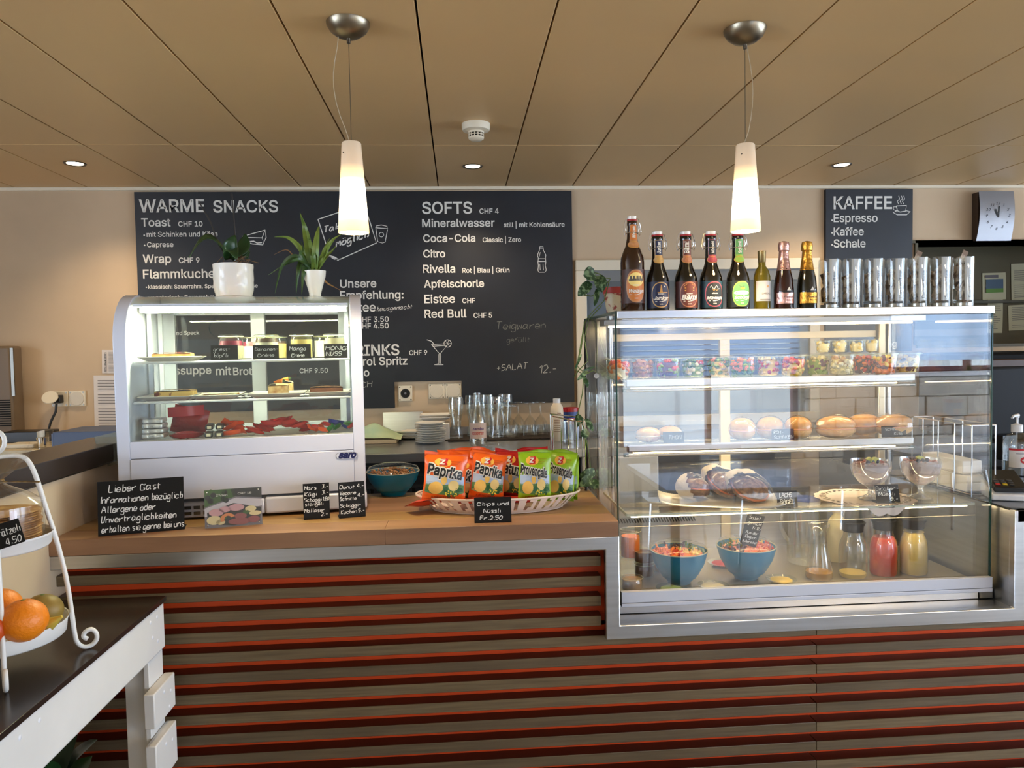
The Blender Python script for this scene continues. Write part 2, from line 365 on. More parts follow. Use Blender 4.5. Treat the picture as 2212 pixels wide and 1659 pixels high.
# ------------------------------------------------------------------ window wall behind the camera
w = MB(); w.b2(-4.6, 6.2, FACY - .2, FACY, WZ1, 2.6)
xp = -4.6
for a, b, WZ0 in WINS + [(6.2, 6.2, 0)]:
    if a > xp: w.b2(xp, a, FACY - .2, FACY, 0, WZ1)
    if b > a: w.b2(a, b, FACY - .2, FACY, 0, WZ0)
    xp = b
fac = struct(w.build('wall_front', mat('pale_facade', (205, 200, 190), .8)))
REDF = mat('dark_red_frame', (112, 34, 36), .4)
for i, (a, b, WZ0) in enumerate(WINS):
    f = MB(); t = .05
    for x in (a, b - t, (a + b) / 2 - t / 2): f.b2(x, x + t, FACY - .1, FACY - .04, WZ0, WZ1)
    f.b2(a, b, FACY - .1, FACY - .04, WZ0, WZ0 + t); f.b2(a, b, FACY - .1, FACY - .04, WZ1 - t, WZ1)
    o = struct(f.build('window_%d' % (i + 2), REDF)); MB().b2(a + t, b - t, FACY - .075, FACY - .07, WZ0 + t, WZ1 - t).build('pane', GLASS, o)
    MB().b2(a - .03, b + .03, FACY - .04, FACY + .1, WZ0 - .04, WZ0).build('sill', WPLAS, o)
for i, (X_, a, b) in enumerate([(6.25, *q) for q in RWIN] + [(-4.7, *q) for q in FILLWIN]):  # the left-wall windows here are extra, put in as fill light
    f = MB(); t = .05
    for y in (a, b - t, (a + b) / 2 - t / 2): f.b2(X_, X_ + .06, y, y + t, .1, WZ1)
    f.b2(X_, X_ + .06, a, b, .1, .1 + t); f.b2(X_, X_ + .06, a, b, WZ1 - t, WZ1)
    o = struct(f.build('window_%d' % (i + 5), REDF)); MB().b2(X_ + .025, X_ + .03, a + t, b - t, .1 + t, WZ1 - t).build('pane', GLASS, o)
bl = thing('venetian_blind', 'pale blue slatted blind mirrored in the display case glass', 'blind', (1.52, FACY + .03, 0)); BLM = glass('blind_slat', (.5, .56, .66), .02, .4, .3, .9, (.5, .57, .68), True)
s0 = None
for k in range(21):
    z = WZ1 - .03 - k * .05
    if s0 is None: s0 = MB().box((.89, 0, 0), (1.75, .046, .002), (math.radians(68), 0, 0)).build('slat', BLM, bl, (0, 0, z))
    else: c = s0.copy(); COL.objects.link(c); c.location.z = z
MB().tube([(.3, 0, WZ1 - .02), (.3, 0, 1.24)], .0015, 4).tube([(1.5, 0, WZ1 - .02), (1.5, 0, 1.24)], .0015, 4).build('cord', WPLAS, bl)
rs = tag(MB().b2(4.25, 5.85, FACY + .03, FACY + .034, 1.33, WZ1).build('roller_shade', glass('shade_film', (.8, .9, 1), .02, .3, .95, .8, (.72, .8, .9), True)), 'translucent pale roller shade mirrored in the case glass above stone', 'shade')
STN = mat('pale_stone', (226, 218, 206), .85, var=.18, scale=6, bump=.5, bscale=14)
z = 0.02; r = random.Random(3); WZ0 = 1.22
while z < WZ0 - .06:
    h = r.choice((.09, .14, .2)); h = min(h, WZ0 - .05 - z); x = 3.34
    while x < 6.1:
        l = r.uniform(.2, .55); l = min(l, 6.15 - x); d = r.uniform(.02, .045)
        MB().b2(x + .004, x + l - .004, FACY, FACY + d, z + .004, z + h - .004).build('stone', STN, fac, bev=.006, seg=1); x += l
    z += h
struct(MB().b2(-12, 14, -15, -14.5, -.1, 4.2).build('sky_block_wall', mat('sky_block_grey', (176, 172, 166), .9)))  # unseen wall added outside to block the bright sky near the horizon
struct(MB().b2(-14, 16, -16, FACY - .2, -.2, -.1).build('ground', mat('paving', (150, 150, 150), .9)))
TT = mat('grey_white_tabletop', (206, 210, 218), .22, coat=.6)
def table(x, y, sx, sy, lab):
    t = thing('cafe_table', lab, 'table', (x, y, 0), group=None)
    MB().b2(-sx / 2, sx / 2, -sy / 2, sy / 2, .72, .75).build('tabletop', TT, t, bev=.005)
    for a in (-1, 1):
        for b in (-1, 1): MB().b2(a * (sx / 2 - .06) - .02, a * (sx / 2 - .06) + .02, b * (sy / 2 - .06) - .02, b * (sy / 2 - .06) + .02, 0, .72).build('leg', STEELD, t)
table(1.75, -.25, 1.35, .95, 'wide pale guest table mirrored in the case glass'); table(3.7, -1.2, 1.3, .8, 'pale guest table mirrored beside the stone wall'); table(-2.6, -1.4, 1.4, .8, 'pale guest table in the guest room opposite the menu board')
def chair(x, y, rz, lab):
    t = thing('guest_chair', lab, 'chair', (x, y, 0), rz, 'guest room chairs')
    MB().grid(lambda u, v: (-.21 + .42 * u, -.2 + .42 * v, .45 + .03 * (2 * u - 1) ** 2), 6, 4).build('seat', mat('white_shell', (226, 228, 230), .35), t)
    MB().grid(lambda u, v: (-.2 + .4 * u, .2 + .06 * v, .5 + .33 * v), 6, 4).build('backrest', MATS['white_shell'], t)
    for a in (-1, 1):
        for b in (-1, 1): MB().tube([(a * .17, b * .16, .45), (a * .21, b * .21, 0)], .011, 6).build('leg', CHROME, t)
for x, y, lab in ((2.35, -.7, 'brown dome pendant over the pale table mirrored in the case'), (3.1, -1.4, 'brown dome pendant mirrored beside the first dome')):
    t = thing('dome_lamp', lab, 'lamp', (x, y, CZ)); MB().lathe([(.02, -.3), (.1, -.32), (.19, -.4), (.22, -.5), (.215, -.5), (.18, -.4), (.02, -.31)], 32).build('dome_shade', mat('bronze', (104, 90, 70), .35, .6), t)
    MB().tube([(0, 0, 0), (0, 0, -.3)], .003, 6).build('cord', BPLAS, t); MB().blob((0, 0, -.42), .04, 12, 8).build('bulb', mat('dome_bulb', (255, 230, 190), emit=10), t); light('dome_light', 'POINT', (x, y, CZ - .52), 14, (1, .8, .55), .05)
chair(1.45, -1.05, 0, 'white shell chair mirrored behind the pale table'); chair(2.15, -1.1, .2, 'white shell chair with chrome legs mirrored near the blind')
chair(3.3, -1.95, .1, 'white shell chair mirrored before the blind'); chair(4.1, -1.9, -.2, 'white shell chair mirrored before the stone wall')
# ================================================================== service counter
ct = thing('service_counter', 'long bar front of grey oak slats over orange red grooves with wooden worktop', 'counter', (0, 0, 0))
for i, (y0, y1, x) in enumerate([(1.947, 2.05, -.2), (2.05, 2.16, .12), (2.16, 2.28, -.45), (2.28, 2.37, .05), (2.37, 2.45, -.3)]):
    for a, b, m_ in ((-1.04, x, WOODS[(i * 2 + 2) % 3]), (x, .414, WOODS[(i * 2 + 1 + (i == 0)) % 3])): o = MB().b2(a, b - .0001, y0, y1 - .0001, 1.002, 1.043).build('plank', m_, ct, bev=.0008, seg=1)
FR = .039
frm = MB(); poly = [(-1.055, 1.002), (-1.055, .966), (.378, .966), (.378, .722), (1.565, .722), (1.565, 1.034), (1.525, 1.034), (1.525, .76), (.416, .76), (.416, 1.002)]
frm.prism(poly, EXZ, 1.95, 1.974); frm.build('steel_frame', STEEL, ct, bev=.0025)
n_ = MB(); n_.b2(.416, 1.525, 1.972, 2.66, .752, .76); n_.b2(1.525, 1.531, 1.972, 2.66, .76, 1.03); n_.b2(.41, .416, 1.972, 2.66, .76, 1.002); n_.build('display_recess', STEEL, ct)
MB().b2(-1.04, 1.9, 2.019, 2.03, 0, .752).b2(-1.04, .41, 2.019, 2.03, .74, 1.0).b2(1.531, 2.2, 2.019, 2.03, .7, 1.02).build('groove_backing', RED, ct)
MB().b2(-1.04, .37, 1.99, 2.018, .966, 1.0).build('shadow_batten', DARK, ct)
k = 0; sp = {}
rs_ = random.Random(5)
while True:
    zt = .9435 - .0544 * k
    if zt < .02: break
    segs = [(-1.04, .37)] if k < 4 else [(-1.04, .9685), (.9705, 2.2)]
    for a, b in segs:
        key = (a, b)
        q = MB(); q.b2(0, b - a, 0, .0435, -.0275, 0)
        o = q.build('slat', [SLAT if rs_.random() < .55 else SLAT2, SLTOP], ct, (a, 1.975, zt), bev=.001, seg=1)
        for p in o.data.polygons:
            if p.normal.z > .9 or p.normal.z < -.9: p.material_index = 1
        # shift the grain from board to board
        for v in o.data.vertices: pass
        o.data.transform(Matrix.Translation((-3 * k - a, 0, .37 * k))); o.location = (a + 3 * k + a, 1.975, zt - .37 * k)
    k += 1
MB().b2(1.531, 3.2, 1.95, 2.66, 1.0, 1.034).build('side_worktop', mat('black_polished_top', (26, 26, 28), .12), ct, bev=.002)
MB().b2(-1.04, 2.2, 2.04, 2.6, 0, .74).b2(-1.03, .41, 2.04, 2.44, .74, 1.0).b2(1.54, 3.2, 2.04, 2.64, 0, 1.0).build('carcass', DARK, ct)
# low wall beside the counter
lw = struct(MB().b2(-1.17, -1.04, .7, 2.46, 0, 1.19).build('wall_divider', PLASTER)); MB().b2(-1.172, -1.03, .69, 2.47, 1.19, 1.195).build('trim', STEELD, lw)
MB().b2(-1.18, -1.022, .68, 2.48, 1.195, 1.247).build('cap', mat('dark_cap', (44, 33, 27), .3), lw, bev=.002)
# ------------------------------------------------------------------ rear counters
rc = thing('rear_counter', 'stainless steel rear counter under the menu board with sockets', 'counter', (0, 0, 0))
MB().b2(-.85, 1.5, 3.22, 3.84, 1.03, 1.07).build('worktop', STEEL, rc, bev=.003); MB().b2(-.85, 1.5, 3.30, 3.84, 0, 1.03).build('carcass', DARK, rc)
MB().b2(-.35, .62, 3.835, 3.846, 1.07, 1.115).build('upstand', STEEL, rc)
for i in range(9):
    for j in range(3): MB().box((-.42 + i * .06, 3.295, .99 - j * .05), (.045, .01, .03)).build('crate_slot', BPLAS, rc)
MB().b2(.53, .86, 3.2, 3.29, .5, 1.03).build('white_door', WPLAS, rc, bev=.004)
mt = tag(MB().b2(-.06, .62, 3.58, 3.82, 1.0705, 1.078).build('draining_mat', mat('dark_rubber', (48, 38, 32), .8), bev=.002), 'dark rubber draining mat under the upturned glasses', 'mat')
lc = thing('side_counter', 'pale topped counter beyond the dark capped low wall', 'counter', (0, 0, 0))
MB().b2(-3.6, -1.2, 3.22, 3.84, 1.095, 1.125).build('worktop', mat('cream_laminate', (206, 188, 150), .4), lc, bev=.002); MB().b2(-3.6, -1.2, 3.26, 3.84, 0, 1.095).build('carcass', mat('beige_front', (176, 158, 128), .6), lc)
rr = thing('kitchen_counter', 'dark counter below the pass-through carrying the coffee machine', 'counter', (0, 0, 0))
MB().b2(1.9, 4.1, 3.2, 3.84, 0, 1.02).build('carcass', DARK, rr); MB().b2(1.9, 4.1, 3.16, 3.84, 1.02, 1.05).build('worktop', mat('black_laminate', (22, 22, 24), .3), rr)
# ================================================================== boards on the wall
BY = WY - .02
def bpt(px, py): p = at(px, py, BY); return (p.x, p.z)
menu = thing('menu_board', 'large black menu board lettered with warm snacks and soft drinks', 'board', (0, 0, 0))
x0, z1 = -1.568, 2.309; x1 = .592
n0 = bpt(853, 881); n1 = bpt(853, 825); n2 = bpt(997, 825); n3 = bpt(997, 874)
poly = [(x0, n0[1]), (n0[0], n0[1]), (n0[0], n1[1]), (n2[0], n1[1]), (n2[0], n3[1]), (x1, n3[1]), (x1, z1), (x0, z1)]
MB().prism(poly, EXZ, BY, WY - .001).build('panel', BOARD, menu, bev=.001, seg=1)
fb = lambda a, b: (a, BY - .0012, b)
def btext(mb, t, px0, px1, py, fn=fb, mi=0, bold=.014):
    a = bpt(px0, py); b = bpt(px1, py); mb.text(t, fn, a[0], a[1], width=b[0] - a[0], size=None, bold=bold, mi=mi)
def bline(mb, pts, wpx=1.6, closed=False, fn=fb, mi=0):
    mb.line([bpt(*p) for p in pts], fn, wpx * BY / FL, mi, closed)
T_ = [('WARME', 301, 442, 458.3), ('SNACKS', 461, 601, 458.6), ('Toast', 305.5, 369, 489.3), ('CHF 10', 385.3, 438, 489.3), ('•', 310, 313.5, 511), ('mit Schinken und Käse', 317, 470.5, 511.5), ('•', 311, 314.5, 533), ('Caprese', 318, 375, 533.8),
 ('Wrap', 308.7, 370.4, 568), ('CHF 9', 386.6, 431.5, 568), ('Flammkuchen', 309.3, 479, 601.5), ('•', 315, 318, 623), ('klassisch: Sauerrahm, Speck, Zwiebel, Käse', 320.5, 557, 623.8), ('•', 315, 318, 645), ('vegetarisch: Sauerrahm, Gemüse', 320.5, 520, 647.5),
 ('Käse', 353, 381, 706), ('mit Käse und Speck', 326, 431, 724.5), ('Tagessuppe', 322, 457, 810), ('mit', 467, 500, 810), ('Brot', 504, 545, 810), ('CHF 9.50', 647.4, 708.6, 806), ('Unsere', 734.8, 813.2, 621.3), ('Empfehlung:', 734.8, 871.8, 646.4), ('Eistee', 742, 811.6, 673.5),
 ('3 dl  CHF 3.50', 735, 839.8, 696.5), ('5 dl  CHF 4.50', 735, 839.8, 710.6), ('DRINKS', 746, 863, 768.6), ('CHF 9', 884, 923, 767), ('Aperol Spritz', 739, 880.6, 790), ('Hugo', 744, 798, 813.5),
 ('SOFTS', 912, 1020, 461.5), ('CHF 4', 1035.7, 1077.4, 461.5), ('Mineralwasser', 912, 1068.6, 490.6), ('still | mit Kohlensäure', 1088, 1219.6, 490.6), ('Coca-Cola', 914.4, 1027, 522.8), ('Classic | Zero', 1042.6, 1125.6, 523), ('Citro', 914.4, 962, 556),
 ('Rivella', 914.4, 983.4, 589.3), ('Rot | Blau | Grün', 998.7, 1100.6, 589.3), ('Apfelschorle', 916, 1045.7, 621.3), ('Eistee', 916.6, 983, 654.8), ('CHF', 998.7, 1026.6, 654.8), ('Red Bull', 917.5, 1008, 686.5), ('CHF 5', 1023, 1063, 686.5)]
for t, a, b, y in T_: mb = MB(); btext(mb, t, a, b, y); mb.build('lettering', WHITE, menu, flat=True)
mb = MB()
bline(mb, [(523, 511), (573, 497), (575, 513), (570, 524), (566, 514), (523, 513), (530, 522), (545, 527), (568, 529), (570, 524)], 1.8); bline(mb, [(566, 514), (573, 497)], 1.5); bline(mb, [(530, 519), (540, 522), (548, 521), (556, 525), (566, 524)], 2.5)
mb.build('sandwich_drawing', WHITE, menu, flat=True); mb = MB()
bline(mb, [(813, 488), (824, 486), (836, 489), (838, 494), (811, 492), (813, 488)], 1.5); bline(mb, [(812, 494), (816, 522), (826, 525), (832, 523), (837, 496)], 1.5); bline(mb, [(824 + 5 * math.cos(a / 2), 507 + 5 * math.sin(a / 2)) for a in range(14)], 1.3)
mb.build('cup_drawing', WHITE, menu, flat=True); mb = MB()
bline(mb, [(1166, 533), (1173, 533), (1174, 541), (1179, 551), (1178, 558), (1179, 566), (1178, 574), (1180, 584), (1177, 588), (1164, 588), (1162, 584), (1163, 574), (1162, 566), (1163, 558), (1161, 551), (1165, 541), (1166, 533)], 1.3); bline(mb, [(1162, 559), (1179, 559)], 1.3); bline(mb, [(1162, 565), (1179, 565)], 1.3); bline(mb, [(1166, 536), (1174, 536)], 1.2); bline(mb, [(1167, 545), (1165, 554)], 1); bline(mb, [(1166, 570), (1167, 584)], 1); bline(mb, [(1173, 570), (1174, 584)], 1)
mb.build('bottle_drawing', WHITE, menu, flat=True); mb = MB()
bline(mb, [(922, 734), (932, 737), (938, 744)], 1.5); bline(mb, [(932, 744), (970, 742), (950, 765), (932, 744)], 1.5); bline(mb, [(936, 748), (966, 746)], 1.2); bline(mb, [(948, 765), (948, 785), (938, 788), (958, 788), (952, 785), (952, 765)], 1.3)
bline(mb, [(967 + 8 * math.cos(a / 2.5), 742 + 8 * math.sin(a / 2.5)) for a in range(17)], 1.3)
for a in range(6): bline(mb, [(967, 742), (967 + 8 * math.cos(a), 742 + 8 * math.sin(a))], .9)
mb.build('cocktail_drawing', WHITE, menu, flat=True); mb = MB()
bline(mb, [(687, 474), (702, 520), (711, 553), (722, 560), (735, 560), (813, 525), (800, 482), (790, 452), (740, 456), (687, 474)], 2.0); bline(mb, [(712, 553), (722, 556), (732, 562)], 4)
mb.build('frame_drawing', WHITE, menu, flat=True)
mb = MB(); a = bpt(700, 503); mb.hand('Take away', fb, a[0], a[1], width=.21, w=1.3, tilt=.28, jit=.1); a = bpt(726, 533); mb.hand('möglich', fb, a[0], a[1], width=.16, w=1.3, tilt=.3, jit=.1)
a = bpt(813, 672); mb.hand('hausgemacht', fb, a[0], a[1], width=.178, w=.8, tilt=.06, jit=.1, sl=.3); mb.build('script_lettering', WHITE, menu, flat=True)
mb = MB(); a = bpt(1072, 711); mb.hand('Teigwaren', fb, a[0], a[1], width=.25, w=.55, jit=.2); mb.build('faded_chalk', CHALKF, menu, flat=True); mb = MB(); mb.hand('gefüllt', fb, *bpt(1095, 739), width=.115, w=.5, jit=.2); mb.build('faded_chalk', CHALKF, menu, flat=True)
mb = MB(); mb.hand('+SALAT', fb, *bpt(1073, 801.5), width=.158, w=.7, tilt=.06, seed=4); mb.hand('12.-', fb, *bpt(1165, 806), width=.085, w=.6, seed=3, tilt=.05); mb.hand('MILCH', fb, *bpt(756, 839), width=.108, w=.6, seed=3, tilt=.05); mb.build('chalk_writing', CHALKG, menu, flat=True)
kb = thing('coffee_board', 'small black board lettered Kaffee with a steaming cup drawing', 'board', (0, 0, 0))
MB().b2(1.93, 2.405, BY, WY - .001, 1.46, 2.312).build('panel', BOARD, kb, bev=.001, seg=1)
mb = MB()
for t, a, b, y in [('KAFFEE', 1800.5, 1926.8, 451.5), ('Espresso', 1800.5, 1895.5, 479.7), ('Kaffee', 1800.5, 1865.7, 508.5), ('Schale', 1800.5, 1869.5, 534.5), ('e', 1906, 1917, 728), ('ang', 1905, 1937, 750), ('•', 1795.5, 1799, 479), ('•', 1795.5, 1799, 506), ('•', 1795.5, 1799, 532)]: mb = MB(); btext(mb, t, a, b, y); mb.build('lettering', WHITE, kb, flat=True)
mb = MB()
bline(mb, [(1936, 445), (1958, 444), (1956, 456), (1944, 458), (1938, 455), (1936, 445)], 1.8); bline(mb, [(1937, 447), (1930, 447), (1930, 453), (1939, 456)], 1.5); bline(mb, [(1936, 456), (1929, 459), (1938, 464), (1958, 464), (1966, 457), (1956, 455)], 1.8)
for q in (1941, 1947, 1952): bline(mb, [(q, 441), (q - 3, 435), (q + 2, 430), (q, 423)], 1.5)
mb.build('drawing', WHITE, kb, flat=True)
# window with pale frame on the rear wall
a = bpt(1243, 562); b = bpt(1770, 562)
f = MB(); X0, X1, Z1, Z0, t = a[0], b[0], a[1] - .0, 1.15, .055
f.b2(X0, X1, BY - .01, WY, Z1 - t, Z1); f.b2(X0, X0 + t, BY - .01, WY, Z0, Z1 - t); f.b2(X1 - t, X1, BY - .01, WY, Z0, Z1 - t); f.b2(X0, X1, BY - .01, WY, Z0 - t, Z0)
wn = struct(f.build('window_1', CREAM, bev=.003)); MB().b2(X0 + t, X1 - t, BY + .004, BY + .008, Z0, Z1 - t).build('pane', mat('painted_reflection_pane', (92, 100, 104), .12, 0), wn)  # pane's blue-grey base colour stands in for the room reflected in glass
MB().b2(X0 + t, X1 - t, BY, BY + .004, Z1 - t - .055, Z1 - t).build('blind_rail', mat('grey_rail', (120, 122, 124), .4), wn)
# clock
ck = thing('wall_clock', 'curved silver wall clock panel with italic numerals showing eleven', 'clock', (0, 0, 0)); CY = WY - .05
c0 = at(2112, 413, CY); c1 = at(2186, 520, CY); cx, cz, cw, ch = (c0.x + c1.x) / 2, (c0.z + c1.z) / 2, c1.x - c0.x, c0.z - c1.z
cf = lambda u, v, d=0: (cx + (u - .5) * cw + .012 * (v - .5), CY - .018 * math.sin(math.pi * v) - d, cz + (v - .5) * ch)
MB().grid(lambda u, v: cf(u, v), 2, 14).build('face', mat('satin_aluminium', (150, 150, 154), .42, .7), ck); MB().b2(cx - cw / 2 + .004, cx + cw / 2 - .004, CY + .002, WY - .001, cz - ch / 2 + .004, cz + ch / 2 - .004).build('case', mat('brown_case', (60, 44, 34), .5), ck)
mb = MB(); fc = lambda a, b: cf(a, b, .001); U = lambda px, py: ((px - 2112) / 74, 1 - (py - 413) / 107)
for n in range(1, 13):
    an = math.radians(90 - 30 * n); px, py = 2150 + 24 * math.cos(an), 466 - 27 * math.sin(an); u, v = U(px, py); s_ = str(n); w_ = tgeo(s_)[2] * .145
    vs, fs, _w = tgeo(s_, .01); mb.add([fc(u + (q[0] + .25 * q[1]) * .145 - w_ / 2, v + q[1] * .1 - .035) for q in vs], fs)
mb.build('numerals', INK, ck, flat=True)
mb = MB(); fc = lambda a, b: cf(a, b, .003); mb.line([U(2151, 470), U(2144, 453)], fc, .045); mb.line([U(2151, 470), U(2152.5, 446)], fc, .035); mb.build('hands', INK, ck, flat=True)
# sockets
def socket(name, label, px0, py0, px1, py1, kinds):
    p0 = at(px0, py0, WY); p1 = at(px1, py1, WY); t = thing(name, label, 'socket', (p0.x, WY, p1.z)); w_ = p1.x - p0.x; h = p0.z - p1.z; n = len(kinds); q = w_ / n
    for i, kd in enumerate(kinds):
        MB().b2(i * q + .0015, (i + 1) * q - .0015, -.012, 0, 0, h).build('plate', CREAM, t, bev=.003)
        c = (i * q + q / 2, h / 2)
        if kd == 'd': MB().lathe([(0, .003), (q * .4, .003), (q * .42, 0)], 24).build('lid', mat('lid_plastic', (212, 200, 178), .45), t, (c[0], -.012, c[1]), (math.radians(90), 0, 0))
        if kd == 'b':
            MB().lathe([(0, .004), (q * .3, .004), (q * .33, 0)], 24).build('outlet_insert', BPLAS, t, (c[0], -.012, c[1]), (math.radians(90), 0, 0)); MB().lathe([(0, .002), (q * .08, .002), (q * .08, 0)], 12).build('pin', CHROME, t, (c[0], -.016, c[1]), (math.radians(90), 0, 0))
        if kd == 'o': MB().lathe([(0, .004), (q * .42, .004), (q * .44, 0)], 24).build('open_lid', CREAM, t, (c[0] - .02, -.06, c[1] + .01), (math.radians(55), 0, .2)); MB().box((c[0] + .0, -.03, c[1]), (.04, .04, .04)).build('plug', BPLAS, t, bev=.004)
        sc = MB()
        for a in (.12, .88):
            for b in (.1, .9): sc.lathe([(0, .0015), (.004, .0015), (.004, 0)], 8, c=(0, 0, 0)); 
        for a in (.12, .88):
            for b in (.1, .9): MB().box((i * q + a * q, -.0125, b * h), (.006, .002, .006)).build('screw', STEELD, t)
    return t
socket('black_socket', 'square cream socket with a black round insert in the board notch', 860, 833, 892, 866, 'b')
socket('double_socket', 'cream double socket with closed round lids in the board notch', 925, 829, 998, 860, 'dd')
sk = socket('side_socket', 'cream double socket near the pinned papers with a black cable', 112, 845, 188, 877, 'od')
p = at(122, 872, WY - .04); q = at(106, 924, WY - .06); cb = tag(MB().tube([p, (p.x - .005, p.y, p.z - .04), (q.x + .01, q.y, q.z + .03), q, (q.x, q.y, 1.127)], .006, 8).build('power_cable', BPLAS), 'black cable hanging from the socket lid near the papers', 'cable')
# papers
def paper(name, label, px, py, w_, h, rows, head=None, photo=False, tilt=0, Y=None, col=(222, 214, 208), cat='paper'):
    Y = Y or WY - .003; p = at(px, py, Y); t = thing(name, label, cat, (p.x, Y, p.z), rot=(0, tilt, 0)); PM = mat('paper_%d' % col[0], col, .85)
    MB().grid(lambda u, v: (u * w_, -.003 * math.sin(3 * v) * u, -h * v), 4, 6).build('sheet', PM, t)
    mb = MB(); fn = lambda a, b: (a, -.0045, b); r = random.Random(int(px))
    x0 = w_ * (.4 if head else .1)
    for i in range(rows):
        y = -h * (.08 + .85 * i / rows); 
        if r.random() < .2: continue
        mb.rect(fn, x0, x0 + w_ * (.88 - x0 / w_) * r.uniform(.5, 1), y, y - h * .22 / rows, n=1)
    mb.build('print', mat('grey_print', (110, 104, 104), .8), t, flat=True)
    if head: hb = MB(); fh = lambda a, b: (w_ * .28 - b, -.005, -h * .93 + a); hb.text(head, fh, 0, 0, width=h * .84, size=None, bold=.02); hb.build('lettering', INK, t, flat=True)
    if photo: MB().rect(fn, w_ * .82, w_, -h * .1, -h * .28, n=1).build('photo', INK, t, flat=True)
    return t
paper('price_card', 'small white card printed Solebar 2021 taped to the wall', 220, 756, .083, .115, 26, 'SOLEBAR 2021', tilt=.03)
paper('notice_sheet', 'large printed notice taped below the Solebar card', 202, 811, .21, .297, 18, photo=True, tilt=.02)
# ================================================================== ceiling fittings
WARM = (1.0, .80, .52)
def shade_mat():
    M = bpy.data.materials.new('lit_opal_glass'); M.use_nodes = True; n = M.node_tree.nodes; L = M.node_tree.links; p = n['Principled BSDF']
    p.inputs['Base Color'].default_value = lin((232, 214, 190)); p.inputs['Roughness'].default_value = .25
    tc = n.new('ShaderNodeTexCoord'); sx = n.new('ShaderNodeSeparateXYZ'); r = n.new('ShaderNodeValToRGB'); L.new(tc.outputs['Generated'], sx.inputs[0]); L.new(sx.outputs[2], r.inputs[0])
    e = r.color_ramp.elements; e[0].position = 0; e[0].color = (.36, .24, .08, 1); e[1].position = 1; e[1].color = (.03, .02, .01, 1)
    for pos, c in ((.12, (.6, .42, .16, 1)), (.26, (1.8, 1.5, 1.0, 1)), (.5, (1.8, 1.6, 1.2, 1)), (.6, (.5, .34, .13, 1)), (.75, (.1, .06, .03, 1))): q = e.new(pos); q.color = c
    L.new(r.outputs[0], p.inputs['Emission Color']); p.inputs['Emission Strength'].default_value = 1.4
    return M
SHM = shade_mat(); NICK = mat('brushed_nickel', (150, 138, 118), .32, 1)
for i, (px, py, pt, pb, lab) in enumerate([(752, 50, 308, 503, 'lit opal glass pendant hanging before the menu board'), (1609, 64, 312, 500, 'lit opal glass pendant hanging above the beer bottles')]):
    c = on(px, py, CZ); t = thing('pendant_lamp', lab, 'lamp', (c.x, c.y, CZ), 0, 'pendant lamps')
    yc = .012; zt = 1.5 + (pt + 5, pt)[0] * 0; zt = at(px, pt, c.y).z - CZ; zb = at(px, pb, c.y).z - CZ
    MB().lathe([(.055, 0), (.054, -.006), (.046, -.02), (.03, -.032), (.012, -.038), (0, -.039)], 32).build('canopy', NICK, t)
    MB().lathe([(0, -.036), (.005, -.036), (.005, -.05), (0, -.05)], 10).build('cable_grip', STEELD, t)
    MB().tube([(0, 0, -.04), (0, 0, zt)], .0009, 5).build('steel_wire', STEELD, t)
    sx = (-1, 1)[i]; pts = [(sx * -.0 + (-.025 if i == 0 else .004), 0, -.03)] + [((-.03 if i == 0 else .02) * math.sin(math.pi * k / 8) + (-.02 if i == 0 else .0) * (1 - k / 8), -.003, -.03 + (zt + .03) * k / 8) for k in range(1, 8)] + [(-.004, 0, zt)]
    MB().tube(pts, .0012, 5).build('flex', mat('clear_flex', (190, 170, 140), .4), t)
    MB().lathe([(.0, zt), (.022, zt), (.0245, zt - .003), (.0395, zb), (.037, zb), (.022, zt - .008)], 40).build('glass_shade', SHM, t)
    MB().lathe([(0, 0), (.0015, 0), (.0015, -.003), (0, -.003)], 8).build('grub_screw', STEELD, t, (-.018, -.022, zt - .03), (math.radians(90), 0, 0))
    MB().blob((0, 0, zb + .09), .018).build('bulb', mat('bulb_glow', (255, 230, 190), emit=14), t)
    light('pendant_light', 'POINT', (c.x, c.y, CZ + zb + .05), 9, WARM, .02)
for px, py, lab, pw, tilt in [(162, 353, 'recessed ceiling spotlight over the pinned papers', 5, -.3), (1021, 359, 'recessed ceiling spotlight in line with the smoke detector', 6, 0), (1818, 356, 'recessed ceiling spotlight nearest the coffee board', 5, .3)]:
    c = on(px, py, CZ); t = thing('ceiling_spotlight', lab, 'lamp', (c.x, c.y, CZ), 0, 'recessed ceiling spotlights')
    MB().lathe([(.032, -.0), (.043, -.004), (.045, 0)], 28).build('bezel', mat('gunmetal', (90, 84, 78), .3, .9), t); MB().lathe([(0, -.002), (.033, -.0015)], 24).build('lamp_face', mat('spot_glow', (255, 236, 206), emit=7), t)
    l = light('spot_light', 'SPOT', (c.x, c.y, CZ - .012), pw * 2.2, (1, .78, .52), .03, (math.radians(8), math.radians(4 * tilt), 0)); l.data.spot_size = math.radians(118); l.data.spot_blend = .8
c = on(1028, 268, CZ); t = thing('smoke_detector', 'white round smoke detector with a vented lower cage on the ceiling', 'detector', (c.x, c.y, CZ))
MB().lathe([(0, 0), (.052, 0), (.052, -.014), (.049, -.024), (.034, -.028), (0, -.028)], 36).build('base', CREAM, t); MB().lathe([(.022, -.028), (.022, -.05)], 20).build('inner_cage', DARK, t)
g = MB().lathe([(.029, -.028), (.029, -.034), (.024, -.034)], 28).lathe([(0, -.06), (.02, -.06), (.028, -.054), (.028, -.048), (.024, -.048)], 28)
for k in range(14): a = 2 * math.pi * k / 14; g.box((.0275 * math.cos(a), .0275 * math.sin(a), -.041), (.003, .003, .018), (0, 0, a))
g.lathe([(.0285, -.039), (.0285, -.042), (.026, -.042), (.026, -.039)], 28); g.build('vent_cage', CREAM, t)
